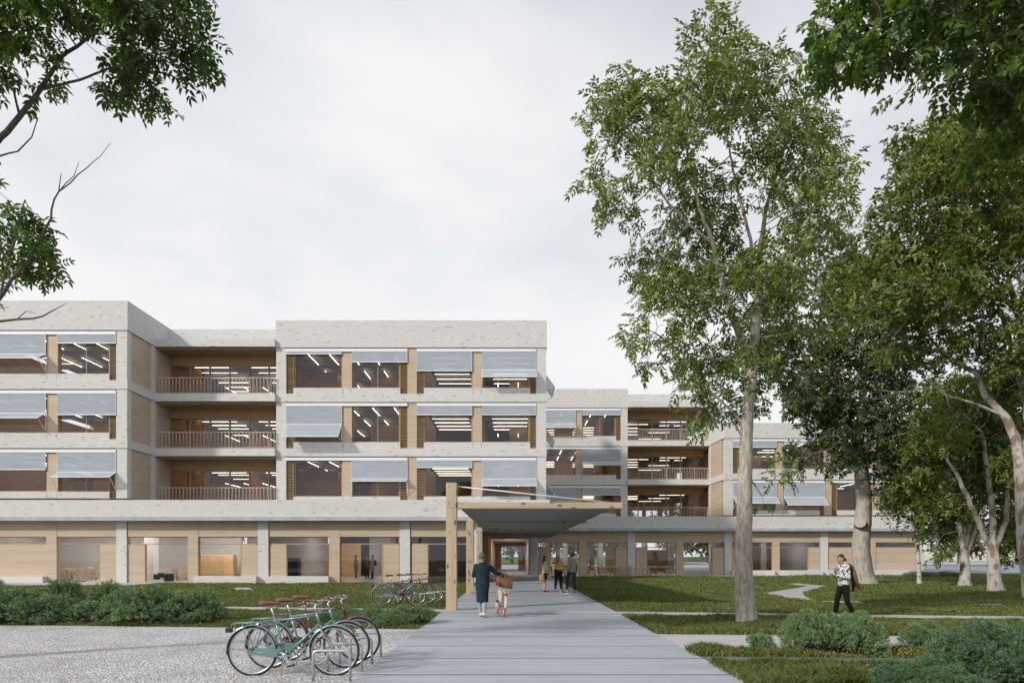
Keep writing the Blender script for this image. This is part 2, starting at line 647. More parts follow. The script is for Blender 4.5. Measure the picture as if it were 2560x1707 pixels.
    def finish_lights(self):
        self.lights.sort(key=lambda t: t[0])
        self.lights.sort(key=lambda t: t[2] is not FILLG)
        for _, m, mt in self.lights[:100]:
            self.p('ceiling_light_and_fill', m, mt)  # real strip lights, plus the added fill panels of the ground floor
        rest = MB()
        for _, m, mt in self.lights[100:]:
            n = len(rest.v); rest.v += m.v; rest.s += m.s
            rest.f += [tuple(n + i for i in q) for q in m.f]
        if rest.v:
            tag(self.p('ceiling_light_rows', rest, LAMP), kind='stuff')

    def railing(self, parent, x0, x1, y, z0, h=1.1):
        m = MB()
        m.box(x0, x1, y - .02, y + .02, z0 + h - .04, z0 + h)
        m.box(x0, x1, y - .015, y + .015, z0 + .05, z0 + .08)
        n = int((x1 - x0) / .115)
        d = (x1 - x0) / n
        for i in range(n + 1):
            s = .05 if i % 2 else -.05
            m.bar((x0 + i * d, y, z0 + .05), (min(x1, max(x0, x0 + i * d + s)), y, z0 + h - .03), .016, .016)
        self.p('railing', m, RAILM, parent)

    def balcony(self, x0, x1, y, yg, z0, head, mullions, front=True, rail=True):
        """loggia: slab band, railing, ceiling and the glazed timber wall at the back"""
        b = MB().box(x0, x1, y - .05, y + .35, z0 - .5, z0)
        o = self.p('balcony', b, BRICK)
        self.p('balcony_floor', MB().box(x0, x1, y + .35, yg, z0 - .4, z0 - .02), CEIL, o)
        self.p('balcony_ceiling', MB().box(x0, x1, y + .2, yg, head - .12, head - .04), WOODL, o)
        if rail:
            self.railing(o, x0 + .02, x1 - .02, y + .1, z0)
        w = MB(); zt = head - .75
        w.box(x0, x1, yg, yg + .14, zt, head - .125)
        for m in mullions:
            w.box(m - .045, m + .045, yg, yg + .12, z0, zt)
        w.box(x0, x1, yg + .02, yg + .10, z0, z0 + .08)
        g = self.p('balcony_glazing', w, WOODB)
        self.p('pane', MB().quad((x0, yg + .06, z0 + .08), (x1, yg + .06, z0 + .08), (x1, yg + .06, zt), (x0, yg + .06, zt)), GLASS, g)

    def ground_bay(self, x0, x1, y, side, bench, top=3.83, fl=0.0):
        """ground floor opening between piers: strip light above a transom, glass and a sliding timber panel below"""
        zt, zl = 2.39, 2.87
        b0 = .43 if bench else fl
        pw = 1.05 if side in 'LR' else (x1 - x0)
        px = {'L': (x0, x0 + pw), 'R': (x1 - pw, x1), 'A': (x0, x1)}[side]
        gx = {'L': (x0 + pw, x1), 'R': (x0, x1 - pw), 'A': None}[side]
        f = MB()
        f.box(x0, x1, y + .1, y + .2, zt, zt + .06).box(x0, x1, y + .1, y + .22, zl - .05, zl)
        f.box(x0, x0 + .05, y + .1, y + .2, b0, zl - .05).box(x1 - .05, x1, y + .1, y + .2, b0, zl - .05)
        if gx:
            e = gx[0] if side == 'L' else gx[1]
            f.box(e - .03, e + .03, y + .08, y + .2, b0, zt)
        o = self.p('window', f, WOODB)
        g = MB().quad((x0, y + .16, zt + .06), (x1, y + .16, zt + .06), (x1, y + .16, zl - .05), (x0, y + .16, zl - .05))
        if gx:
            g.quad((gx[0], y + .16, b0), (gx[1], y + .16, b0), (gx[1], y + .16, zt), (gx[0], y + .16, zt))
        self.p('pane', g, GLASS, o)
        self.p('sliding_panel', MB().box(px[0] + .05, px[1] - .02, y + .05, y + .12, b0, zt), WOOD)
        if bench:
            self.p('brick_bench', MB().box(x0 - .1, x1 + .05, y - .42, y + .3, -.2, .43), BRICK)
        self.p('timber_lintel', MB().box(x0 - .02, x1 + .02, y + .02, y + .3, zl, top), WOOD)


def interior(B, x0, x1, y0, y1, head, wall=WOODI, back=True, beams=True, parts=(), sides=(True, True)):
    """ceiling, floor, back wall and partitions of one storey"""
    c = MB().box(x0, x1, y0, y1, head - .06, head + .42)
    if beams:
        y = y0 + 2.6
        while y < y1:
            c.box(x0, x1, y, y + .3, head - .36, head - .061); y += 4.2
    B.p('floor_slab', c, CEIL)
    B.p('interior_floor', MB().box(x0, x1, y0, y1, head - 3.17, head - 3.1), FLOORI)
    if back:
        B.p('interior_wall', MB().box(x0, x1, y1, y1 + .2, head - 3.1, head - .06), wall)
    for q, sx in zip(sides, (x0 + .02, x1 - .14)):
        if q:
            B.p('interior_wall', MB().box(sx, sx + .12, y0 + .05, y1, head - 3.1, head - .37), wall)
    for a in parts:
        B.p('partition', MB().box(*a, head - 3.1, head - .37), wall)


def near_block():
    B = Block((-12, 44, 0), 'nearer pale brick school building whose stepped front carries blue-grey awnings, left of the canopy')
    ZP, ZW, ZC, ZB = 41.7, 42.2, 45.2, 58.5
    TOP = 17.25
    # ---------------- left wing
    lw = [('L', -32.1, -31.62), ('W', -31.58, -28.5), ('P', -28.48, -27.8), ('W', -27.78, -24.68), ('L', -24.66, -24.21)]
    B.module(lw, ZP, HEADS, [[(0, 47), (.5,)], [(0, 47), (1.27,)], [(1.02,), (0, 42)]])
    for h in HEADS:
        B.column(-24.2, -23.53, ZP, h)
        B.column(-32.8, -32.12, ZP, h)
        # the wing's side: brick pier, timber, brick pier
        B.p('timber_panel', MB().box(-23.8, -23.56, 42.22, 44.56, h - LOUV, h - .02), WOOD)
        B.p('brick_column', MB().box(-23.9, -23.53, 44.56, 45.15, h - LOUV, h), BRICK)
        B.p('painted_gap_shade', MB().box(-32.7, -23.56, ZP + .09, ZP + .3, h - .075, h - .001), DARKM)  # dark strip standing in for the shade under the band
        if h != HEADS[0]:
            B.band(-32.8, -23.49, ZP, ZP + .4, h, h + S_ - LOUV)
            B.band(-23.9, -23.49, ZP + .4, 45.15, h, h + S_ - LOUV)
        interior(B, -32.8, -23.9, ZP + .45, 53, h, parts=((-30.4, -28.0, 49.6, 49.75), (-24.2, -24.05, 45, 53)))
        for x in (-30.85, -29.4, -27.95, -26.5, -25.05):
            for y in (42.55, 46.65, 50.7):
                B.lamp_y(x, y, y + 2.5, h - .25)
        for k in range(4):
            B.lamp_x(-32.2, -30.9, 44 + 1.4 * k, h - .24)
    B.p('parapet', MB().box(-32.8, -23.47, ZP - .02, ZP + .4, HEADS[0], TOP), BRICK)
    B.p('parapet', MB().box(-23.9, -23.47, ZP + .4, 58, HEADS[0], TOP), BRICK)
    B.p('roof', MB().box(-32.8, -23.9, ZP + .4, 58, 15.9, 16.2), CONC)
    # ---------------- loggias
    X0, X1 = -23.53, -15.62
    yg = 46.9
    for h in HEADS:
        B.balcony(X0, X1, ZC - .2, yg, h - S_ + .5 if h != HEADS[2] else 5.1, h, [-22.1, -20.75, -19.4, -18.05, -16.7])
        B.p('timber_panel', MB().box(X0 - .1, X0 + .08, 45.2, yg, h - LOUV, h - .12), WOOD)
        B.p('timber_panel', MB().box(X1 - .08, X1 + .1, 45.75, yg, h - LOUV, h - .12), WOOD)
        interior(B, X0, X1, yg + .2, ZB, h, parts=((X0 + .05, X0 + 1.1, 49.2, 49.4), (-20.0, -19.85, 52, 56)), back=True, sides=(False, True))
        B.p('interior_wall', MB().box(-29, X0, ZB, ZB + .2, h - 3.1, h - .06), WOODI)
        B.p('floor_slab', MB().box(-29, X0, 53.25, ZB, h - .06, h + .42), CEIL)
        for k in range(7):
            B.lamp_x(-22.9 + .12 * (k % 2), -20.3 + .12 * (k % 2), 47.6 + 1.42 * k, h - .28)
            B.lamp_x(-18.7, -16.1, 47.6 + 1.42 * k, h - .28)
        for x in (-21.5, -20.1, -18.7, -17.3):
            B.lamp_y(x, 51.2, 54.0, h - 1.15)
    B.p('parapet', MB().box(-23.47, X1, 46.8, 47.2, 15.6, TOP - .05), BRICK)
    B.band(X0 - .02, X1, ZC - .25, ZC + .15, HEADS[0], HEADS[0] + .48)
    B.p('roof', MB().box(-23.5, X1, ZC + .15, 58, 15.5, 15.9), CONC)
    # ---------------- centre block
    c = [('L', -14.96, -14.47), ('W', -14.43, -11.28), ('P', -11.25, -10.62), ('W', -10.6, -7.46), ('L', -7.43, -6.93),
         ('C', -6.92, -6.31), ('L', -6.30, -5.81), ('W', -5.78, -2.64), ('P', -2.62, -1.99), ('W', -1.97, 1.15), ('L', 1.18, 1.60)]
    B.module(c, ZC, HEADS, [[(.12,), (.66,), (1.24,), (0, 66)],
                            [(0, 84), None, (.55,), (.55,)],
                            [None, (0, 24), (.44,), (0, 57)]])
    for h in HEADS:
        B.column(-15.62, -14.97, ZC, h)
        B.column(1.61, 2.26, ZC, h)
        B.p('painted_gap_shade', MB().box(-15.6, 2.2, ZC + .09, ZC + .3, h - .075, h - .001), DARKM)
        if h != HEADS[0]:
            B.band(-15.62, 2.29, ZC, ZC + .4, h, h + S_ - LOUV)
        B.p('timber_panel', MB().box(2.0, 2.24, ZC + .55, ZB, h - LOUV, h - .02), WOOD)
        interior(B, -15.62, 2.0, ZC + .45, ZB, h, back=True,
                 parts=((-15.3, -12.9, 49.9, 50.05), (-12.9, -12.75, 49.9, 54), (-10.6, -8.2, 51.2, 51.35), (-6.7, -6.55, 45.7, 50), (-6.1, -5.9, 47, 53),
                        (-2.2, -2.05, 51, 56), (-.2, 1.9, 52.6, 52.75)))
        for x in (-13.68, -12.25, -10.8, -9.35, -7.9):
            for y in (45.75, 49.95, 54.1):
                B.lamp_y(x, y, y + 2.6, h - .28)
        for k in range(6):
            B.lamp_x(-5.75, -3.15, 46.6 + 1.4 * k, h - .28)
            B.lamp_x(-1.42, 1.15, 46.6 + 1.4 * k, h - .28)
        for x in (-1.0, .45):
            B.lamp_y(x, 48.3, 49.5, h - 1.55)
        # tilted awning on the end wall
        f, fr = MB(), MB()
        s = h - SILL
        a0, a1, b = (2.3, s + .95), (2.3, s - .15), (2.86, s + .2)
        f.quad((a0[0], 45.7, a0[1]), (a0[0], 48.8, a0[1]), (b[0], 48.8, b[1]), (b[0], 45.7, b[1]))
        fr.bar((b[0], 45.7, b[1]), (b[0], 48.8, b[1]), .04, .04)
        for y in (45.7, 48.8):
            fr.bar((a0[0], y, a0[1]), (b[0], y, b[1]), .03, .03); fr.bar((a1[0], y, a1[1]), (b[0], y, b[1]), .025, .025)
        B.p('awning_fabric', f, SCREEN, B.p('awning', fr, WHITEM))
    B.p('brick_band', MB().box(-15.62, 2.29, ZC + .02, ZC + .4, 4.6, HEADS[2] - LOUV), BRICK)
    B.p('parapet', MB().box(-15.64, 2.31, ZC - .02, ZC + .4, HEADS[0], TOP), BRICK)
    B.p('parapet', MB().box(1.9, 2.31, ZC + .4, ZB, HEADS[0], TOP), BRICK)
    B.p('parapet', MB().box(-15.64, -15.24, ZC + .4, 52, HEADS[0] + .45, TOP), BRICK)
    B.p('roof', MB().box(-15.24, 1.9, ZC + .4, ZB, 15.9, 16.2), CONC)
    # ---------------- podium and ground floor
    XL, XR = -34, 2.31
    B.p('podium_parapet', MB().box(XL, XR, ZP - .01, ZP + .35, 4.08, 5.10), BRICK)
    B.p('podium_slab', MB().box(XL, XR, ZP - .10, ZB, 3.83, 4.075), CONC)
    B.p('podium_roof', MB().box(-23.4, XR, ZP + .35, ZC + .02, 4.5, 4.7), CONC)
    cols = [-24.44, -15.69, -6.94]
    ben = {0: [True, False], 1: [False, True], 2: [True, False], 3: [False, False]}
    starts = [-33.19] + cols
    for i, xs in enumerate(starts):
        B.p('brick_column', MB().box(xs, xs + .64, ZW - .04, ZW + .5, 0, 3.83), BRICK)
        a = xs + .70
        if i < 3:
            B.ground_bay(a, a + 3.70, ZW, 'L' if i else 'A', ben[i][0])
            B.p('timber_pier', MB().box(a + 3.70, a + 4.34, ZW, ZW + .3, 0, 3.83), WOOD)
            B.ground_bay(a + 4.34, a + 8.02, ZW, 'R', ben[i][1])
        else:
            B.ground_bay(a, a + 3.9, ZW, 'L', False)
    B.p('brick_column', MB().box(-2.34, -2.1, ZW - .04, ZW + .5, 0, 3.83), BRICK)
    w = MB().box(-2.34, -2.14, ZW + .5, 59.3, 0, 3.83)
    B.p('timber_panel', w, WOODI)
    B.p('interior_floor', MB().box(-33, -2.34, ZW + .3, ZB, -.1, .02), FLOORI)
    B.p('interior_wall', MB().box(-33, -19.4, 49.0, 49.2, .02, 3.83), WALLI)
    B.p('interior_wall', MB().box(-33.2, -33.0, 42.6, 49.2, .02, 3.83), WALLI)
    B.p('interior_wall', MB().box(-15.1, -2.4, 57.6, 57.8, .02, 3.83), DIMW)
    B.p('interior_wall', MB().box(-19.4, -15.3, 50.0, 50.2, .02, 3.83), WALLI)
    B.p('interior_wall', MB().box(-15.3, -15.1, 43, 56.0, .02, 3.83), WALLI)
    B.p('interior_wall', MB().box(-24.35, -23.7, 45.2, 45.8, .02, 3.83), PLASTER)
    B.p('interior_wall', MB().box(-15.1, -12.3, 55.5, 55.7, .02, 2.6), WOODI)
    B.p('interior_wall', MB().box(-11.8, -9.6, 56.5, 56.7, .02, 3.83), WALLI)
    B.p('interior_wall', MB().box(-10.6, -9.9, 55.5, 55.6, .02, 2.7), WOODI)
    B.p('interior_wall', MB().box(-8.6, -2.4, 55.5, 55.7, .02, 3.83), DIMW)
    for x in (-13.4, -8.9, -4.5):
        B.p('interior_column', MB().box(x, x + .4, 50, 50.4, .02, 3.83), CEIL)
    for x, y in ((-31, 45.5), (-28.5, 46), (-28.6, 43.6), (-25.9, 44.2), (-22.6, 44.4), (-20.8, 45.6), (-17.9, 45.0), (-20.6, 46.6), (-13.5, 52), (-10.4, 53.5), (-10.4, 47)):
        B.lamp_x(x, x + 1.6, y, 3.55, FILLG)  # added fill panels to lift the dark ground-floor rooms
    B.finish_lights()
    return B


def far_block():
    B = Block((18, 64, 0), 'farther pale brick school building with open loggias, behind the canopy and the tall ash tree')
    ZP, ZW, ZC, ZB = 59.1, 59.6, 63.5, 84.0
    TOP = 17.2
    m = [('L', 2.3, 2.78), ('W', 2.8, 5.9), ('P', 5.92, 6.52), ('W', 6.55, 9.64), ('L', 9.67, 10.12)]
    B.module(m, ZC, HEADS, [[(0, 55), (.38,)], [None, (0, 40)], [(1.2,), (.62,)]])
    X0, X1 = 10.76, 18.3
    for h in HEADS:
        B.column(10.13, 10.76, ZC, h)
        B.p('painted_gap_shade', MB().box(2, 10.7, ZC + .09, ZC + .3, h - .075, h - .001), DARKM)
        if h != HEADS[0]:
            B.band(2, 10.78, ZC, ZC + .4, h, h + S_ - LOUV)
        interior(B, 2, 10.7, ZC + .45, 78, h, parts=((4.4, 6.3, 71, 71.2), (8.6, 8.8, 66, 72)))
        for x in (3.2, 4.65, 6.1, 7.55, 9.0):
            for y in (64.1, 68.2):
                B.lamp_y(x, y, y + 2.5, h - .28)
        for k in range(4):
            B.lamp_x(3.0, 5.6, 72 + 1.4 * k, h - .28); B.lamp_x(6.6, 9.2, 72 + 1.4 * k, h - .28)
        # loggia
        B.balcony(X0, X1, ZC - .2, 65.2, h - S_ + .5 if h != HEADS[2] else 5.1, h, [12.05, 13.4, 14.75, 16.1, 17.45])
        interior(B, X0, X1 + 2, 65.4, ZB, h, back=False, sides=(True, False), parts=((X0, 13.5, 77, 77.2),))
        B.p('interior_wall', MB().box(X0, 14, ZB, ZB + .2, h - 3.1, h - .06), WOODI)
        B.p('interior_wall', MB().box(14, X1 + 2, ZB, ZB + .2, h - 1.0, h - .06), WOODI)
        for x, y in ((16.2, 70), (17.5, 70), (15.3, 80), (17.2, 80)):
            B.p('interior_column', MB().box(x, x + .4, y, y + .4, h - 3.1, h - .37), CEIL)
        for k in range(7):
            s = .35 * (k % 3)
            B.lamp_x(11.0 + s, 13.3 + s, 66.2 + 2.0 * k, h - .28)
            B.lamp_x(14.6 + s, 17.2 + s, 66.9 + 2.0 * k, h - .28)
    for h in HEADS[1:]:
        B.p('timber_panel', MB().box(18.32, 18.5, 59.7, 62.9, h - LOUV, h - .02), WOOD)
        B.p('brick_column', MB().box(18.3, 18.7, 62.9, 63.6, h - LOUV, h), BRICK)
    B.p('timber_panel', MB().box(X1 - .08, X1 + .1, 63.8, 65.2, HEADS[0] - LOUV, HEADS[0] - .1), WOOD)
    B.p('brick_column', MB().box(X1, X1 + .6, 63.35, 63.85, HEADS[0] - LOUV, HEADS[0]), BRICK)
    B.p('parapet', MB().box(2, 10.78, ZC - .02, ZC + .4, HEADS[0], TOP), BRICK)
    B.p('parapet', MB().box(10.78, 19.0, 65.4, 65.8, HEADS[0], TOP - .05), BRICK)
    B.band(10.78, 19.0, ZC - .25, ZC + .15, HEADS[0], HEADS[0] + .48)
    B.p('roof', MB().box(2, 19.0, ZC + .4, ZB, 15.6, 15.9), CONC)
    # two storey wing at the end, flush with the podium
    wx = 19.15
    w = [('L', wx, wx + .46), ('W', wx + .5, 22.9), ('P', 22.92, 23.52), ('W', 23.55, 26.6), ('L', 26.62, 27.05), ('C', 27.06, 27.7),
         ('L', 27.72, 28.17), ('W', 28.2, 31.2), ('P', 31.22, 31.85), ('W', 31.87, 34.85), ('L', 34.87, 35.2)]
    B.module(w, ZP, HEADS[1:], [[(.5,), (.2,), None, None], [(0, 62), (0, 72), None, None]])
    for h in HEADS[1:]:
        B.column(18.45, 19.13, ZP, h); B.column(35.22, 35.9, ZP, h)
        B.p('painted_gap_shade', MB().box(18.5, 35.8, ZP + .09, ZP + .3, h - .075, h - .001), DARKM)
        if h != HEADS[1]:
            B.band(18.4, 35.9, ZP, ZP + .4, h, h + S_ - LOUV)
            B.band(18.26, 18.7, ZP + .4, 63.6, h, h + S_ - LOUV)
        interior(B, 18.75, 35.5, ZP + .45, 74, h, parts=((22.5, 24.5, 67, 67.2), (27.2, 27.4, 60, 68), (30, 33, 66, 66.2)))
        for k in range(5):
            x = 19.8 + 1.5 * k
            B.lamp_y(x, 59.8, 62.3, h - .28); B.lamp_y(x + 8.6, 59.8, 62.3, h - .28)
        for k in range(4):
            B.lamp_x(19.6, 22.2, 64 + 1.4 * k, h - .28); B.lamp_x(23.5, 26.1, 64 + 1.4 * k, h - .28); B.lamp_x(28.5, 31.1, 64 + 1.4 * k, h - .28)
    B.p('parapet', MB().box(18.38, 35.95, ZP - .02, ZP + .4, HEADS[1], HEADS[1] + 1.32), BRICK)
    B.p('parapet', MB().box(18.26, 18.7, ZP + .4, 64, HEADS[1], HEADS[1] + 1.32), BRICK)
    B.p('parapet', MB().box(35.5, 35.95, ZP + .4, 74, HEADS[1], HEADS[1] + 1.32), BRICK)
    B.p('brick_column', MB().box(35.5, 35.9, ZP + .5, 74, 0, HEADS[1]), BRICK)
    B.p('roof', MB().box(18.7, 35.5, ZP + .4, 74, 12.3, 12.6), CONC)
    # podium, ground floor
    XL, XR = 2.5, 35.95
    B.p('podium_parapet', MB().box(XL, XR, ZP - .01, ZP + .35, 4.08, 5.10), BRICK)
    B.p('podium_slab', MB().box(-2.0, XR + .7, ZP - .10, ZB, 3.83, 4.075), CONC)
    B.p('podium_roof', MB().box(XL, 18.4, ZP + .35, ZC + .1, 4.5, 4.7), CONC)
    cx = [1.62, 10.1, 18.55, 26.94]
    spec = [('L', False, 'R', False), ('L', False, 'R', False), ('L', True, 'R', True), ('A', True, 'A', True)]
    for xs, (s1, b1, s2, b2), nx in zip(cx, spec, cx[1:] + [35.3]):
        B.p('brick_column', MB().box(xs, xs + .64, ZW - .04, ZW + .5, 0, 3.83), BRICK)
        a = xs + .66; e = nx - .02
        mid = (a + e) / 2
        B.ground_bay(a, mid - .31, ZW, s1, b1)
        B.p('timber_pier', MB().box(mid - .31, mid + .31, ZW, ZW + .3, 0, 3.83), WOOD)
        B.ground_bay(mid + .31, e, ZW, s2, b2)
    B.p('brick_column', MB().box(35.3, 35.9, ZW - .04, ZW + .5, 0, 3.83), BRICK)
    B.p('interior_floor', MB().box(-2.0, 35.5, ZW + .3, ZB, -.1, .02), FLOORI)
    B.p('interior_wall', MB().box(10.4, 17.4, 76, 76.2, .02, 2.35), WOODI)
    B.p('interior_wall', MB().box(20.5, 35.5, 70, 70.2, .02, 3.83), WOODI)
    B.p('interior_wall', MB().box(19.0, 20.0, 62, 66, .02, 3.83), WALLI)
    B.p('interior_wall', MB().box(26.4, 26.6, 60, 70, .02, 3.83), WALLI)
    for x, y in ((4.9, 66), (8.3, 66), (4.9, 76), (8.9, 78), (12.6, 66), (15.2, 66), (16.9, 74), (23.7, 65)):
        B.p('interior_column', MB().box(x, x + .5, y, y + .5, .02, 3.83), CEIL)
    # the glazed entrance: nested pale portals and a corridor through the building
    for k, y in enumerate((59.7, 62.6, 66.0, 70.0)):
        m = MB(); x0, x1, z1 = -1.98 + .02 * k, 1.58 - .02 * k, 3.3 - .03 * k
        t = .14
        m.box(x0, x0 + t, y, y + .25, .02, z1).box(x1 - t, x1, y, y + .25, .02, z1).box(x0 + t, x1 - t, y, y + .25, z1 - t, z1)
        m.box(x0 + t, x1 - t, y, y + .25, .021, .07)
        o = B.p('entrance_portal', m, [WOOD, PLASTER, WOOD, WOODB][k])
        if k < 2:
            B.p('pane', MB().quad((x0 + t, y + .12, .07), (x1 - t, y + .12, .07), (x1 - t, y + .12, z1 - t), (x0 + t, y + .12, z1 - t)), GLASS, o)
    B.p('corridor_wall', MB().box(-2.3, -2.0, 59.9, ZB, .02, 3.83), WOODI)
    B.p('corridor_wall', MB().box(1.6, 1.75, 62.9, ZB, .02, 3.83), WALLI)
    B.p('corridor_ceiling', MB().box(-2.0, 1.6, 59.95, ZB, 3.32, 3.45), SOFFIT)
    B.p('corridor_end', MB().box(-2.0, 1.6, ZB - .3, ZB - .1, 2.75, 3.31).box(.75, 1.6, ZB - .3, ZB - .1, .02, 2.3).box(-2.0, -1.3, ZB - .3, ZB - .1, .02, 2.75).box(-1.3, 1.6, ZB - .3, ZB - .2, 2.3, 2.38), WOODI)
    for y in (61.2, 64.4, 68.0, 74.0):
        B.lamp_x(-1.2, .9, y, 3.28, FILLG)  # added fill panels to brighten the corridor portals
    for x, y in ((4, 64), (8, 64), (12, 66), (15.5, 66), (23, 63), (5, 72), (29, 62)):
        B.lamp_x(x, x + 1.5, y, 3.6, FILLG)  # added fill panels for the rooms of this block
    B.finish_lights()
    return B


NEAR = near_block()
FAR = far_block()
# ------------------------------------------------------------------ ground
def mat_soil():
    k = NT('lawn_soil')
    v = k.coord()
    k.base(k.ramp(k.noise(v, 3.5, 6, .7), [(.3, (.035, .05, .018)), (.55, (.065, .085, .028)), (.75, (.09, .10, .04))]))
    k.bump(k.noise(v, 25, 4), .6, .03)
    return k.set(.95, 0, .1)


def mat_gravel():
    k = NT('pale_gravel')
    v = k.coord()
    vo = k.n('ShaderNodeTexVoronoi'); vo.inputs['Scale'].default_value = 38; k.l(v, vo.inputs['Vector'])
    sep = k.n('ShaderNodeSeparateColor'); k.l(vo.outputs['Color'], sep.inputs[0])
    col = k.ramp(sep.outputs[0], [(0, (.27, .27, .285)), (.35, (.44, .44, .455)), (.75, (.58, .58, .595)), (1, (.86, .85, .84))])
    big = k.noise(v, .8, 5, .65)
    col = k.mix(1.0, col, k.ramp(big, [(.3, (.78, .78, .80)), (.5, (.95, .95, .96)), (.7, (1.06, 1.06, 1.05))]), 'MULTIPLY')
    k.base(col)
    h = k.math('ADD', k.math('MULTIPLY', vo.outputs['Distance'], -1.0), k.math('MULTIPLY', k.noise(v, 9, 3), .6))
    k.bump(h, 1.0, .03)
    return k.set(.8, 0, .3)


def mat_paving(name, c, joint, y0=0, var=.16):
    k = NT(name)
    v = k.coord()
    s = k.n('ShaderNodeSeparateXYZ'); k.l(v, s.inputs[0])
    n1 = k.noise(k.mapping(v, (.35, 1.9, 1)), .9, 7, .7)  # streaks stretched along x paint soft shadow bands into the paving colour
    n2 = k.noise(v, 40, 3)
    f = k.math('ADD', k.math('MULTIPLY', n1, .8), k.math('MULTIPLY', n2, .2))
    col = k.ramp(f, [(.38, tuple(x * (1 - var) for x in c)), (.51, c), (.64, tuple(min(1, x * (1 + var)) for x in c))])
    if joint:
        q = k.math('DIVIDE', k.math('SUBTRACT', s.outputs[1], y0), joint)
        idx = k.math('FLOOR', q)
        wn = k.n('ShaderNodeTexWhiteNoise', noise_dimensions='1D'); k.l(idx, wn.inputs['W'])
        col = k.mix(.5, col, k.mix(wn.outputs['Value'], tuple(x * .9 for x in c), tuple(x * 1.06 for x in c)))
        b = k.math('FRACT', q)
        ln = k.math('LESS_THAN', b, .04)
        col = k.mix(k.math('MULTIPLY', ln, .9), col, tuple(x * .3 for x in c))
        k.bump(k.math('SUBTRACT', k.math('MULTIPLY', n2, .15), ln), .5, .01)
    else:
        k.bump(n2, .3, .01)
    k.base(col)
    return k.set(.75, 0, .35)


SOIL, GRAVEL = mat_soil(), mat_gravel()
PAVE = mat_paving('concrete_slab_paving', (.315, .34, .385), 1.52, .35, .26)
PAVE2 = mat_paving('grey_paving', (.36, .36, .365), 0)
PAVE3 = mat_paving('plank_paving', (.42, .41, .42), .22, 0, .22)
ASPH = mat_paving('dark_asphalt', (.13, .135, .14), 0)
ROADM = mat_paving('road_asphalt', (.22, .24, .28), 0, .1)
BGRASS = simple('far_lawn', (.10, .15, .035), .9, 0, .35, .6)


def sheet(name, poly, z, mat):
    m = MB(); m.v = [(x, y, z) for x, y in poly]; m.f = [tuple(range(len(poly)))]; m.s = [False]
    o = m.build(name, mat)
    tag(o, kind='structure')
    return o


def rect(x0, x1, y0, y1):
    return [(x0, y0), (x1, y0), (x1, y1), (x0, y1)]


sheet('ground', rect(-700, 700, -150, 1200), 0, SOIL)
PX0, PX1 = -2.1, 3.08
path_o = sheet('main_path', rect(PX0, PX1, -6, 84), .03, PAVE)
gravel_poly = [(-60, -6), (PX0, -6), (PX0, 15.5), (-8, 16.0), (-13.5, 16.6), (-60, 18.5)]
sheet('gravel_court', gravel_poly, .02, GRAVEL)


def cross_y(x):
    return 20.25 - .155 * x


cross_poly = [(-40, cross_y(-40) - .5), (40, cross_y(40) - .5), (40, cross_y(40) + .5), (-40, cross_y(-40) + .5)]
sheet('cross_path', cross_poly, .036, PAVE2)
plank_poly = [(PX1, 12.1), (3.9, 11.98), (12, 12.0), (30, 11.2), (30, 13.2), (12, 13.95), (PX1, 14.5)]
sheet('plank_path', plank_poly, .022, PAVE3)
asph_poly = [(PX1, 11.3), (3.1, 10.55), (12, 9.8), (30, 9.2), (30, 10.3), (12, 10.75)]
sheet('asphalt_path', asph_poly, .024, ASPH)
# winding path in the lawn, surveyed on the ground
wind_px = [(805, 668), (890, 655), (985, 640), (1075, 624), (950, 612), (1010, 607), (1200, 624), (1130, 640), (1050, 660), (1065, 685), (1140, 715), (1010, 711), (900, 682)]
wind_poly = [ground(1560 + x * .4252, 1200 + y * .4252) for x, y in wind_px]
sheet('winding_path', wind_poly, .026, PAVE2)
strip_px = [(1150, 712), (1390, 716), (1400, 727), (1150, 724)]
strip_poly = [ground(1560 + x * .4252, 1200 + y * .4252) for x, y in strip_px]
strip2_poly = [ground(1560 + x * .4252, 1200 + y * .4252) for x, y in [(2040, 732), (2352, 728), (2352, 738), (2130, 742)]]
strip3_poly = [ground(560 + x, 1466 + y) for x, y in [(20, 4), (60, 3), (75, 8), (30, 10)]]
for p in (strip_poly, strip2_poly, strip3_poly):
    sheet('paving_patch', p, .028, PAVE2)
terr_poly = [(2.9, 55.5), (22, 56.0), (24, 57.2), (24, 59.6), (2.9, 59.6)]
sheet('terrace', terr_poly, .027, PAVE2)
terr2_poly = rect(-40, -21.6, 38.2, 42.3)
sheet('side_terrace', terr2_poly, .027, PAVE2)
sheet('plaza', rect(-60, 60, 84, 125), .03, PAVE2)
sheet('far_lawn', rect(-160, 45, 125, 260), .04, BGRASS)
road_poly = [(36.2, 66), (150, 62), (150, 125), (36.2, 125)]
sheet('road', road_poly, .035, ROADM)
sheet('pavement', [(36.2, 125), (160, 125), (160, 175), (36.2, 175)], .10, PAVE2)


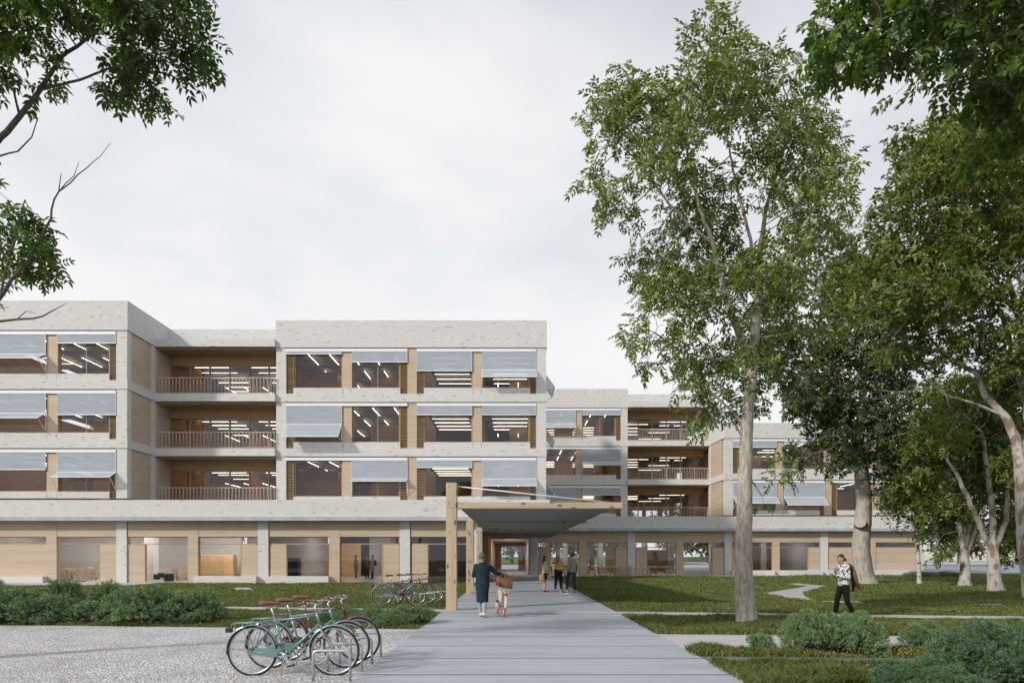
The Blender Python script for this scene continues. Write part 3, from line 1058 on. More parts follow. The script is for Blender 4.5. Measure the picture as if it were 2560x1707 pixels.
# ------------------------------------------------------------------ entrance canopy
def canopy():
    r = thing('entrance_canopy', (-1.84, 20.7, 0), 'timber entrance canopy on tall knotty posts, roofing the concrete path', 'canopy')
    H = 3.12
    posts = [20.7, 29.8, 38.6, 47.4]
    for i, y in enumerate(posts):
        p = MB().box(-2.0, -1.84 + .16, y, y + .33, 0, 3.12)
        p.box(-2.0, -1.681, y + .002, y + .328, 3.122, 3.9 if i == 0 else 3.3)
        o = p.build('post', GLULAM, r); bevel(o, .012)
        b = MB().box(-1.68, 3.36, y + .04, y + .29, H, H + (.19 if i == 0 else .12)).build('beam', GLULAMX, r); bevel(b, .01)
    bo = MB().lathe([(0, 0), (.02, 0), (.02, -.03), (0, -.03)], (-1.94, 20.7, 3.82), 10, 'y'); bo.build('bolt', WHITEM, r)
    MB().box(-1.66, 3.2, 20.99, 58.9, H + .075, H + .17).build('roof_panel', SOFFIT, r)
    MB().box(-1.0, 2.4, 48.6, 48.8, H + .04, H + .075).build('black_strip', DARKM, r)  # thin near-black strip across the underside of the roof panel
    MB().tube([(-1.68, 20.86, 3.8), (3.0, 20.86, 3.31)], .017, 8).build('tie_rod', WHITEM, r)


canopy()


# ------------------------------------------------------------------ tables and chairs
OAK = mat_wood('oak_furniture', (.52, .33, .16), .75, board=0, scale=3)
GREYW = mat_wood('weathered_furniture', (.50, .39, .25), .75, board=0, scale=3)


def make_chair(mat):
    r = thing('chair', (0, 0, 0), None, 'chair')
    s = MB(); s.prism([(-.23, -.21), (.23, -.21), (.25, .12), (.18, .23), (-.18, .23), (-.25, .12)], .43, .465); s.build('seat', mat, r, True)
    for x, y in ((-.21, -.19), (.21, -.19), (-.2, .2), (.2, .2)):
        MB().tube([(x * 1.18, y * 1.18, 0), (x, y, .43)], [.018, .025], 8).build('leg', mat, r, True)
    b = MB(); pts = [(.29 * math.cos(a), .03 + .25 * math.sin(a), .70) for a in np.linspace(-.15, math.pi + .15, 13)]
    for z, w in ((.70, .03), (.78, .03)):
        b.tube([(p[0], p[1], z) for p in pts[2:-2]], .028, 6)
    for i in range(3, 10):
        b.tube([(pts[i][0] * .9, pts[i][1] * .9, .465), (pts[i][0], pts[i][1], .78)], .016, 6)
    b.build('backrest', mat, r, True)
    for sx in (-1, 1):
        MB().tube([(sx * .22, -.2, .44), (sx * .27, -.18, .66), (sx * .28, .0, .68), (sx * .25, .15, .70)], .016, 6).build('armrest', mat, r, True)
    return r


def make_table(mat, w=1.6, d=.8):
    r = thing('table', (0, 0, 0), None, 'table')
    bevel(MB().box(-w / 2, w / 2, -d / 2, d / 2, .71, .75).build('tabletop', mat, r, True), .006)
    for x in (-1, 1):
        for y in (-1, 1):
            MB().box(x * (w / 2 - .08) - .03, x * (w / 2 - .08) + .03, y * (d / 2 - .07) - .03, y * (d / 2 - .07) + .03, 0, .71).build('leg', mat, r, True)
    return r


def place(o, first, x, y, z, rz, label, group=None):
    c = o if first else copy_tree(o)
    c.location = (x, y, z); c.rotation_euler = (0, 0, rz)
    tag(c, label, None, group)
    return c


def furniture():
    ch, tb = make_chair(GREYW), make_table(GREYW)
    gi = 'weathered chairs on the terrace'
    tl = [(8.05, 57.0, 'grey-brown terrace table standing nearest the three talking people'),
          (12.15, 57.2, 'grey-brown terrace table standing by itself right of the brick pier'),
          (9.5, 58.6, 'grey-brown terrace table close against the cafe glazing')]
    for i, (x, y, lb) in enumerate(tl):
        place(tb, i == 0, x, y, .03, 0, lb, 'tables on the terrace')
    cl = [(6.65, 57.0, -math.pi / 2, 'terrace chair at the table end beside the green jumper'),
          (7.3, 57.9, math.pi, 'terrace chair behind the table nearest the talking people, left one'),
          (8.6, 57.9, math.pi + .2, 'terrace chair behind the table nearest the talking people, right one'),
          (7.6, 56.35, .15, 'terrace chair with its back to us before the table nearest the people'),
          (9.2, 56.9, math.pi / 2 + .2, 'turned terrace chair at the far end of the nearest table'),
          (10.05, 57.3, math.pi / 2, 'lone terrace chair in front of the pale brick pier'),
          (11.15, 57.0, -math.pi / 2, 'left chair of the pair at the separate terrace table'),
          (13.15, 57.1, math.pi / 2, 'right chair of the pair at the separate terrace table'),
          (12.0, 57.95, math.pi, 'chair on the far side of the separate terrace table')]
    for i, (x, y, a, lb) in enumerate(cl):
        place(ch, i == 0, x, y, .03, a, lb, gi)
    co, to = make_chair(OAK), make_table(OAK)
    tl = [(4.35, 62.0, 'honey oak table inside the cafe, seen behind the yellow top'),
          (7.7, 62.5, 'honey oak table inside the cafe, behind the terrace chairs'),
          (-29.3, 46.2, 'honey oak table behind the white keyboard'),
          (-22.3, 46.6, 'honey oak table behind the drum kit')]
    for i, (x, y, lb) in enumerate(tl):
        place(to, i == 0, x, y, .02, 0, lb, 'oak tables indoors')
    cl = [(3.3, 61.9, -1.4, 'oak chair indoors at the left end of the table behind the yellow top'),
          (4.0, 61.2, .1, 'oak chair indoors with its back to us, left of the yellow top'),
          (4.75, 61.2, 0, 'oak chair indoors between the yellow top and the green jumper'),
          (5.4, 62.0, 1.5, 'oak chair indoors, just left of the green jumper'),
          (7.2, 63.2, 3.1, 'oak chair indoors behind the cafe table beyond the terrace, left one'),
          (8.2, 63.2, 3.1, 'oak chair indoors behind the cafe table beyond the terrace, right one'),
          (-30.3, 46.1, -1.4, 'oak chair at the left end of the table behind the keyboard'),
          (-29.2, 45.5, 0, 'oak chair with its back to us behind the keyboard'),
          (-27.6, 45.3, 1.4, 'oak chair turned sideways between keyboard and sliding panel'),
          (-22.9, 45.9, 0, 'oak chair with its back to us just right of the drum kit'),
          (-21.9, 45.9, .1, 'oak chair farthest right beside the drum kit')]
    for i, (x, y, a, lb) in enumerate(cl):
        place(co, i == 0, x, y, .02, a, lb, 'oak chairs indoors')
    # keyboard on its stand
    BLK = simple('black_lacquer', (.02, .02, .022), .3)
    k = thing('keyboard', (-28.0, 44.2, .02), 'white electric keyboard standing on crossed white legs behind the glass', 'keyboard')
    bevel(MB().box(-28.75, -27.25, 44.0, 44.4, .86, .98).build('keyboard_body', PLASTER, k), .02)
    MB().box(-28.65, -27.35, 43.99, 44.2, .985, .992).build('keys', BLK, k)
    for a, b in ((-.35, .25), (.25, -.35)):
        MB().bar((-28.0 + a, 44.2, .02), (-28.0 + b, 44.2, .87), .05, .04).build('leg', PLASTER, k)
    MB().box(-27.9, -27.5, 43.9, 44.1, .02, .06).build('pedal', BLK, k)
    # drum kit
    d = thing('drum_kit', (-22.5, 44.2, .02), 'black drum kit with a brass cymbal standing inside the music room', 'drum kit')
    CHR = simple('chrome', (.55, .55, .57), .2, .9, .05)
    BRS = simple('brass', (.55, .38, .12), .25, .9, .05)
    for x, y, z, r_, h in ((-22.05, 43.9, .05, .3, .5), (-22.75, 44.3, .28, .2, .3), (-23.1, 44.4, .15, .2, .35)):
        MB().lathe([(0, z), (r_, z), (r_ * 1.03, z + .03), (r_, z + .05), (r_, z + h - .05), (r_ * 1.03, z + h - .03), (r_, z + h)], (x, y, 0), 18).build('drum', BLK, d)
        MB().lathe([(r_, z + h), (0, z + h + .004)], (x, y, 0), 18).build('drum_skin', simple('drum_skin', (.3, .3, .32), .4), d)
    MB().lathe([(0, 1.0), (.05, .99), (.25, .95), (.25, .945), (0, .985)], (-22.55, 44.6, 0), 20).build('cymbal', BRS, d)
    MB().tube([(-22.55, 44.6, .03), (-22.55, 44.6, 1.0)], .015).build('cymbal_stand', CHR, d)
    # lockers
    for i, (x0, x1, lb) in enumerate(((-21.8, -20.0, 'wide bank of knotty timber lockers inside the third opening'), (-19.98, -19.35, 'narrow bright timber locker beside the wide bank'))):
        c = thing('locker', (x0, 47.5, .02), lb, 'locker', 'timber lockers')
        MB().box(x0, x1, 47.4, 48.0, .02, 1.75).build('cabinet', WOODI, c)
        n = 4 if i == 0 else 1
        for q in range(n):
            w = (x1 - x0) / n
            MB().box(x0 + q * w + .02, x0 + (q + 1) * w - .02, 47.375, 47.398, .06, 1.7).build('door', [WOODB, OAK][i], c)
    c = thing('dark_cabinet', (-14.3, 44.7, .02), 'tall dark cabinet just inside the glass beside the bench', 'cabinet')
    MB().box(-14.66, -13.9, 44.4, 45.0, .02, 1.55).build('cabinet', BLK, c)
    MB().box(-14.62, -14.3, 44.37, 44.398, .08, 1.5).build('door', BLK, c)
    MB().box(-14.26, -13.94, 44.37, 44.398, .08, 1.5).build('door', BLK, c)


furniture()


# ------------------------------------------------------------------ lawn
def inpoly(px, pz, poly):
    c = np.zeros(len(px), bool)
    n = len(poly)
    for i in range(n):
        x0, y0 = poly[i]; x1, y1 = poly[(i + 1) % n]
        if y0 == y1:
            continue
        hit = ((y0 > pz) != (y1 > pz)) & (px < (x1 - x0) * (pz - y0) / (y1 - y0) + x0)
        c ^= hit
    return c


def grass():
    rg = np.random.default_rng(5)
    mats = NT('grass_blades')
    k = mats
    geo = k.n('ShaderNodeNewGeometry')
    f = k.math('ADD', k.math('MULTIPLY', geo.outputs['Random Per Island'], .45), k.math('MULTIPLY', k.noise(k.mapping(k.coord(), (.6, 1.4, 1)), .55, 5, .7), .75))  # broad noise tones stand in for sunlit and shaded lawn patches; blades vary too
    col = k.ramp(f, [(.2, (.042, .072, .017)), (.45, (.098, .14, .036)), (.66, (.185, .22, .066)), (.88, (.31, .31, .125))])
    k.base(col); k.set(.7, 0, .2)
    tl = k.n('ShaderNodeBsdfTranslucent'); k.l(col, tl.inputs[0])
    mx = k.n('ShaderNodeMixShader'); mx.inputs[0].default_value = .35
    k.l(k.b.outputs[0], mx.inputs[1]); k.l(tl.outputs[0], mx.inputs[2]); k.l(mx.outputs[0], k.out.inputs['Surface'])
    N = 900000
    # denser nearer by
    u = rg.random(N)
    z0, z1 = 8.6, 62.0
    z = 1.0 / (1 / z0 + u * (1 / z1 - 1 / z0))
    x = (rg.random(N) * 2 - 1) * (z * .78 + 1.0)
    ok = np.ones(N, bool)
    xr, zr = x, z
    x = xr + rg.normal(0, .05, N); z = zr + rg.normal(0, .05, N)      # ragged edges
    ok &= ~((x > PX0 - .02) & (x < PX1 + .02))
    for p in (gravel_poly, cross_poly, plank_poly, asph_poly, wind_poly, strip_poly, strip2_poly, terr_poly, terr2_poly, strip3_poly):
        ok &= ~inpoly(x, z, p)
    ok &= ~((z > 41.6) & (x < 2.4))
    ok &= ~((z > 59.5))
    x, z = xr[ok], zr[ok]
    # tufts: clumpy height
    cl = np.sin(x * 2.1 + np.sin(z * 1.3) * 2) * np.sin(z * 1.7 + np.sin(x * .9) * 2) + .6 * np.sin(x * 5.3 + z * 3.1) * np.sin(z * 4.7 - x * 2.2)
    h = (.05 + .04 * cl.clip(-.8, 1.4) + rg.random(len(x)) * .055).clip(.022, None)
    near = (z < 16.5) & (x > 0)
    h = np.where(near, h * 1.35, h)
    h *= 1 + .25 * np.sin(x * .7 + z * .9) * np.sin(z * .6 - x * .33)
    w = .0035 + .00042 * z
    a = rg.random(len(x)) * 2 * np.pi
    lean = .35 + .6 * rg.random(len(x))
    la = rg.random(len(x)) * 2 * np.pi
    base = np.stack([x, z, np.zeros_like(x)], 1)
    side = np.stack([np.cos(a), np.sin(a), np.zeros_like(a)], 1) * w[:, None]
    mid = base + np.stack([np.cos(la) * lean * h * .25, np.sin(la) * lean * h * .25, h * .6], 1)
    tip = base + np.stack([np.cos(la) * lean * h, np.sin(la) * lean * h, h], 1)
    V = np.empty((len(x), 5, 3), np.float32)
    V[:, 0] = base - side; V[:, 1] = base + side; V[:, 2] = mid + side * .7; V[:, 3] = tip; V[:, 4] = mid - side * .7
    n = len(x)
    fl = (np.arange(n)[:, None] * 5 + np.arange(5)[None]).ravel()
    o = np_mesh('lawn_grass', V.reshape(-1, 3), fl, 5, k.m)
    tag(o, 'short uneven green lawn grass either side of the concrete path', 'grass', kind='stuff')
    # small yellow flowers in the near verge
    m = MB()
    for _ in range(420):
        xx = rnd.uniform(4.2, 9.5); zz = rnd.choice([rnd.uniform(8.9, 9.9), rnd.uniform(10.9, 11.7)])
        if inpoly(np.array([xx]), np.array([zz]), asph_poly)[0]:
            continue
        m.ball((xx, zz, rnd.uniform(.05, .12)), rnd.uniform(.006, .012), 5, 3)
    o = m.build('flowers', simple('yellow_petals', (.65, .45, .04), .6))
    tag(o, 'tiny yellow wildflowers scattered through the near verge', 'flowers', kind='stuff')


grass()
# ------------------------------------------------------------------ bicycles (heading +X, origin on the ground under the cranks)
def paint(name, c, rough=.3):
    k = NT(name)
    v = k.coord()
    k.base(k.ramp(k.noise(v, 6, 4), [(.3, tuple(x * .86 for x in c)), (.7, tuple(min(1, x * 1.1) for x in c))]))
    k.b.inputs['Coat Weight'].default_value = .4; k.b.inputs['Coat Roughness'].default_value = .15
    return k.set(rough, .1, .5)


RUBBER = simple('tyre_rubber', (.022, .022, .024), .75)
ALU = simple('brushed_aluminium', (.55, .56, .58), .3, .9, .06)
SADDLE = simple('brown_leather', (.16, .065, .035), .5, 0, .2, 30)
BLACKP = simple('black_plastic', (.02, .02, .022), .45)
REDL = simple('red_reflector', (.45, .012, .012), .2)
WICK = simple('wicker', (.10, .045, .022), .75, 0, .4, 40)


def make_bike(label, col, tyre=RUBBER, step=False, basket=False, fender=True, saddle=SADDLE, rack=True, case=True, steer=0.0, lamp=False, flat=False):
    r = thing('bicycle', (0, 0, 0), label, 'bicycle')
    A, Fx = Vector((-.54, 0, .34)), Vector((.60, 0, .34))
    BB, ST, HT, HB = Vector((-.08, 0, .28)), Vector((-.235, 0, .80)), Vector((.345, 0, .88)), Vector((.405, 0, .70))
    fr = MB()
    fr.tube([BB, ST], .0165, 10)
    if step:
        fr.tube([HT - Vector((-.012, 0, .06)), Vector((.12, 0, .52)), Vector((-.05, 0, .40)), BB + (ST - BB) * .22], .018, 10)
        fr.tube([HB, Vector((.2, 0, .42)), BB], .018, 10)
    else:
        fr.tube([BB + (ST - BB) * .93, HT - Vector((-.012, 0, .05))], .0155, 10)
        fr.tube([HB + Vector((-.005, 0, .02)), BB], .0185, 10)
    fr.tube([HT, HB], .02, 10)
    fr.tube([BB - Vector((0, .035, 0)), BB + Vector((0, .035, 0))], .023, 12)
    for s in (-1, 1):
        fr.tube([BB + Vector((-.03, s * .025, 0)), A + Vector((0, s * .065, 0))], .010, 8)
        fr.tube([ST - Vector((-.015, -s * .018, .05)), A + Vector((0, s * .065, 0))], .0085, 8)
    fr.build('frame', col, r, True)
    # what turns with the steering
    R = Matrix.Translation(HB) @ Matrix.Rotation(steer, 4, 'Z') @ Matrix.Translation(-HB)

    def b(mb, name, mat, par=r, turn=False):
        if turn:
            mb.xform(R)
        return mb.build(name, mat, par, True)
    fk = MB()
    fk.tube([HB, HB + Vector((.01, 0, -.03))], .02, 8)
    for s in (-1, 1):
        fk.tube([HB + Vector((.008, 0, -.02)), HB + Vector((.02, s * .05, -.06)), Vector((.51, s * .055, .50)), Vector((.555, s * .058, .41)), Fx + Vector((0, s * .06, 0))], [.013, .0135, .0125, .011, .009], 8)
    b(fk, 'fork', col, turn=True)
    for i, c in enumerate((A, Fx)):
        w = b(MB().tube([(c.x + .315 * math.cos(a), 0, c.z + .315 * math.sin(a)) for a in np.linspace(0, 2 * math.pi, 49)[:-1]], .011, 8, True), 'wheel', ALU, turn=i)
        b(MB().tube([(c.x + .334 * math.cos(a), 0, c.z + .334 * math.sin(a)) for a in np.linspace(0, 2 * math.pi, 49)[:-1]], .0185, 8, True), 'tyre', tyre, w, i)
        sp = MB()
        for k in range(28):
            a = 2 * math.pi * k / 28
            o = (.45 if k % 4 < 2 else -.45)
            sp.tube([(c.x + .02 * math.cos(a + o), (.03 if k % 2 else -.03), c.z + .02 * math.sin(a + o)), (c.x + .31 * math.cos(a), 0, c.z + .31 * math.sin(a))], .0017, 3, cap=False)
        b(sp, 'spokes', ALU, w, i)
        b(MB().lathe([(0, -.07), (.012, -.07), (.012, -.04), (.028, -.035), (.018, -.02), (.018, .02), (.028, .035), (.012, .04), (.012, .07), (0, .07)], tuple(c), 12, 'y'), 'hub', ALU, w, i)
        if fender:
            a0, a1 = ((.25, 3.3) if i == 0 else (.95, 2.95))
            m = MB(); n = 20
            pr = [(-.030, .352), (-.024, .366), (0, .371), (.024, .366), (.030, .352)]
            for k in range(n):
                for j in range(4):
                    q = []
                    for kk, jj in ((k, j), (k + 1, j), (k + 1, j + 1), (k, j + 1)):
                        a = a0 + (a1 - a0) * kk / n
                        q.append((c.x + pr[jj][1] * math.cos(a), pr[jj][0], c.z + pr[jj][1] * math.sin(a)))
                    m.quad(*q, smooth=True)
            e = a1 - .25 if i == 0 else a1 - .2
            for s in (-1, 1):
                m.tube([(c.x, s * .06, c.z), (c.x + .36 * math.cos(e), s * .03, c.z + .36 * math.sin(e))], .003, 4)
            b(m, 'mudguard', col, turn=i)
    # seat
    top = ST + (ST - BB).normalized() * .17
    b(MB().tube([ST - (ST - BB) * .05, top], .0135, 8), 'seat_post', ALU)
    sd = MB()
    prof = [(-.15, .070, .052), (-.13, .085, .058), (-.08, .085, .055), (-.02, .06, .045), (.05, .032, .036), (.11, .026, .030), (.13, .016, .018)]
    base = len(sd.v)
    for x, w, h in prof:
        for k in range(10):
            a = 2 * math.pi * k / 10
            sd.v.append((top.x + x + .0, w * math.cos(a), top.z + .045 + (h * .55 if math.sin(a) > 0 else h * .75) * math.sin(a)))
    for i in range(len(prof) - 1):
        for k in range(10):
            l = (k + 1) % 10
            sd.f.append((base + i * 10 + k, base + i * 10 + l, base + (i + 1) * 10 + l, base + (i + 1) * 10 + k)); sd.s.append(True)
    sd.f.append(tuple(range(base, base + 10))); sd.s.append(True)
    e = base + (len(prof) - 1) * 10
    sd.f.append(tuple(range(e, e + 10))); sd.s.append(True)
    so = b(sd, 'saddle', saddle)
    rl = MB()
    for s in (-1, 1):
        rl.tube([(top.x - .11, s * .022, top.z + .02), (top.x - .05, s * .02, top.z - .005), (top.x + .06, s * .018, top.z - .005), (top.x + .1, 0, top.z + .03)], .004, 5)
    b(rl, 'saddle_rails', ALU, so)
    # handlebar
    stem = HT + Vector((-.025, 0, .09))
    hb = MB().tube([HT, stem], .0125, 8)
    hb.tube([stem, stem + Vector((.055, 0, .015))], .013, 8)
    c = stem + Vector((.055, 0, .015))
    if flat:
        pts = [c + Vector((-.03, s * .31, .02)) for s in (-1,)] + [c + Vector((0, -.12, .0)), c, c + Vector((0, .12, 0)), c + Vector((-.03, .31, .02))]
    else:
        pts = [c + Vector((-.20, -.29, .03)), c + Vector((-.10, -.27, .035)), c + Vector((-.01, -.20, .03)), c + Vector((.015, -.08, .01)), c + Vector((.015, .08, .01)), c + Vector((-.01, .20, .03)), c + Vector((-.10, .27, .035)), c + Vector((-.20, .29, .03))]
    hb.tube(pts, .0105, 8)
    ho = b(hb, 'handlebar', ALU, turn=True)
    for s in (0, -1):
        p0 = pts[s]; p1 = pts[1 if s == 0 else -2]
        q = p0 + (p1 - p0).normalized() * .12
        b(MB().tube([p0, q], [.016, .0165], 10), 'grip', saddle if not flat else BLACKP, ho, True)
        lv = MB().tube([q + Vector((.01, 0, 0)), q + Vector((.03, 0, -.02)), p0 + Vector((.04, 0, -.035))], [.009, .006, .004], 6)
        b(lv, 'brake_lever', ALU, ho, True)
    cb = MB().tube([pts[1] + Vector((.04, 0, 0)), c + Vector((.12, .08, .03)), c + Vector((.13, 0, -.08)), HB + Vector((.05, 0, .05))], .003, 4)
    cb.tube([pts[-2] + Vector((.04, 0, 0)), c + Vector((.10, -.06, .05)), c + Vector((.08, .0, -.1)), HB + Vector((-.05, .02, -.02))], .003, 4)
    b(cb, 'brake_cable', BLACKP, ho, True)
    # transmission
    if case:
        m = MB()
        for s in (-.052, -.044):
            pass
        P = [(A.x - .06, A.z), (A.x - .02, A.z + .05), (BB.x - .1, BB.z + .095), (BB.x, BB.z + .1), (BB.x - .1, BB.z + .04), (BB.x - .09, BB.z - .02), (A.x - .02, A.z - .045)]
        n = len(P); k0 = len(m.v)
        m.v += [(x, -.056, z) for x, z in P] + [(x, -.042, z) for x, z in P]
        m.f.append(tuple(k0 + i for i in range(n))); m.s.append(False)
        m.f.append(tuple(k0 + n + i for i in reversed(range(n)))); m.s.append(False)
        for i in range(n):
            j = (i + 1) % n
            m.f.append((k0 + i, k0 + n + i, k0 + n + j, k0 + j)); m.s.append(False)
        m.lathe([(.105, -.060), (.105, -.040), (.085, -.040), (.085, -.060), (.105, -.060)], tuple(BB), 24, 'y')
        b(m, 'chain_case', col)
    cr = MB()
    cr.lathe([(0, -.05), (.075, -.05), (.078, -.047), (.075, -.044), (0, -.044)], tuple(BB), 20, 'y') if not case else cr.lathe([(.02, -.058), (.035, -.058), (.035, -.05), (.02, -.05)], tuple(BB), 16, 'y')
    for k in range(5):
        a = 2 * math.pi * k / 5
        cr.bar(BB + Vector((0, -.052, 0)), BB + Vector((.085 * math.cos(a), -.05, .085 * math.sin(a))), .012, .005, (0, 1, 0))
    cd = Vector((.115, 0, -.125))
    cr.bar(BB + Vector((0, -.068, 0)), BB + cd + Vector((0, -.075, 0)), .022, .012, (0, 1, 0))
    cr.tube([BB + Vector((0, -.072, 0)), BB + Vector((0, .068, 0))], .012, 8)
    cr.bar(BB + Vector((0, .06, 0)), BB - cd + Vector((0, .075, 0)), .022, .012, (0, 1, 0))
    co = b(cr, 'crank', ALU)
    for s, q in ((-1, BB + cd), (1, BB - cd)):
        p = q + Vector((0, s * .125, 0))
        b(MB().obox(p, (.045, 0, .01), (0, .045, 0), (0, 0, .011)), 'pedal', BLACKP, co)
    ch = MB()
    for z in (.055, -.055):
        ch.tube([BB + Vector((0, -.048, z)), A + Vector((0, -.048, z * .6))], .0035, 4)
    b(ch, 'chain', BLACKP)
    if rack:
        m = MB(); z = .735
        for s in (-1, 1):
            m.tube([(-.23, s * .05, z), (-.50, s * .07, z), (-.78, s * .07, z - .005)], .006, 6)
            m.tube([(-.66, s * .07, z), A + Vector((-.01, s * .07, .01))], .005, 6)
            m.tube([(-.42, s * .07, z), A + Vector((.01, s * .07, .01))], .005, 6)
            m.tube([(-.78, s * .07, z - .005), (-.82, s * .06, z - .05), (-.79, s * .05, z - .11)], .006, 6)
        for x in (-.4, -.55, -.68, -.78):
            m.tube([(x, -.07, z), (x, .07, z)], .005, 6)
        m.tube([(-.45, 0, z), (-.78, 0, z)], .005, 6)
        b(m, 'rack', col)
        b(MB().box(-.90, -.83, -.045, .045, .60, .66), 'rear_light', REDL if basket else BLACKP)
    if basket:
        m = MB()
        c0 = Vector((.52, 0, .90))
        for k in range(9):
            z = .02 + .028 * k; g = .85 + .02 * k
            m.tube([(c0.x + sx * .14 * g, c0.y + sy * .19 * g, c0.z + z) for sx, sy in ((-1, -1), (1, -1), (1, 1), (-1, 1))], .012, 5, True)
        m.box(c0.x - .12, c0.x + .12, -.16, .16, c0.z, c0.z + .015)
        b(m, 'basket', WICK)
        b(MB().lathe([(0, -.87), (.022, -.87), (.022, -.86), (0, -.86)], (0, 0, .48), 12, 'x'), 'reflector', REDL)
    if lamp:
        b(MB().ball((.50, 0, .78), .032), 'headlight', simple('lamp_glass', (.6, .6, .58), .2))
    b(MB().tube([(-.12, .05, .27), (-.20, .16, .012), (-.22, .17, .01)], .009, 6), 'kickstand', ALU)
    return r


TEAL = paint('teal_paint', (.13, .225, .22))
WINE = paint('dark_red_paint', (.10, .012, .016))
BLK = paint('black_paint', (.018, .018, .02))
CREAM = paint('cream_paint', (.62, .58, .46))


def bikes():
    teal = make_bike('', TEAL)
    wine = make_bike('', WINE)
    black = make_bike('', BLK, rack=False, fender=False, case=False, steer=.1)
    g1, g2 = 'bicycles parked on the gravel', 'bicycles parked on the lawn'
    ox = .54
    for o, x, y, rz, lb, g, first in (
            (teal, -3.61 + ox, 9.5, 0, 'teal bicycle with brown saddle, nearest of the three on the gravel', g1, 1),
            (teal, -3.60 + ox, 10.15, .01, 'teal bicycle in the middle, between the nearest teal and the dark red one on gravel', g1, 0),
            (wine, -3.58 + ox, 10.85, -.01, 'dark red bicycle, rearmost of the three on the gravel', g1, 1),
            (teal, -4.40 + ox, 23.2, .02, 'teal bicycle parked on the lawn by the first canopy post', g2, 0),
            (wine, -4.15 + ox, 23.95, -.03, 'dark red bicycle parked on the lawn between the teal and the black one', g2, 0),
            (black, -3.95 + ox, 24.75, 0, 'black bicycle, rearmost on the lawn beside the first canopy post', g2, 1)):
        c = o if first else copy_tree(o)
        c.location = (x, y, .02); c.rotation_euler = (0, 0, rz)
        tag(c, lb, 'bicycle', g)
    cream = make_bike('cream step-through bicycle with orange tyres and wicker basket, pushed along the concrete path', CREAM, simple('orange_tyre', (.58, .095, .028), .6), True, True, True, SADDLE)
    cream.location = (-.335, 18.98, .03); cream.rotation_euler = (0, 0, math.radians(99)); cream.rotation_euler.rotate_axis('X', math.radians(4))
    bl = make_bike('black bicycle with headlight standing beside the woman in yellow, front wheel towards us', BLK, rack=True, case=False, steer=-.12, lamp=True, saddle=BLACKP, flat=True)
    bl.location = (2.47, 31.35, .03); bl.rotation_euler = (0, 0, math.radians(-101))
    # hoops
    st = None
    lab = ['bent steel hoop standing nearest, in front of the first teal bicycle', 'bent steel hoop between the two teal bicycles on the gravel', 'bent steel hoop between the teal and dark red bicycles on the gravel', 'bent steel hoop behind the dark red bicycle on the gravel',
           'bent steel hoop in front of the teal bicycle on the lawn', 'bent steel hoop behind the teal bicycle on the lawn', 'bent steel hoop beside the black bicycle on the lawn']
    pos = [(-2.4, 9.08), (-2.4, 9.8), (-2.4, 10.5), (-2.4, 11.22), (-2.83, 22.85), (-2.72, 23.6), (-2.55, 24.35)]
    for i, (x, y) in enumerate(pos):
        if st is None:
            pts = [(-.245, 0, -.05), (-.245, 0, .34)] + [(-.245 + .06 * (1 - math.cos(a)), 0, .34 + .06 * math.sin(a)) for a in np.linspace(.3, math.pi / 2, 5)]
            pts = pts + [(-p[0], 0, p[2]) for p in reversed(pts)]
            st = MB().tube(pts, .019, 10).build('bike_stand', simple('galvanised_steel', (.45, .46, .48), .4, .6, .1), None)
            o = st
        else:
            o = copy_tree(st)
        o.location = (x, y, .02)
        tag(o, lab[i], 'bike stand', 'bent steel bike stands')


bikes()
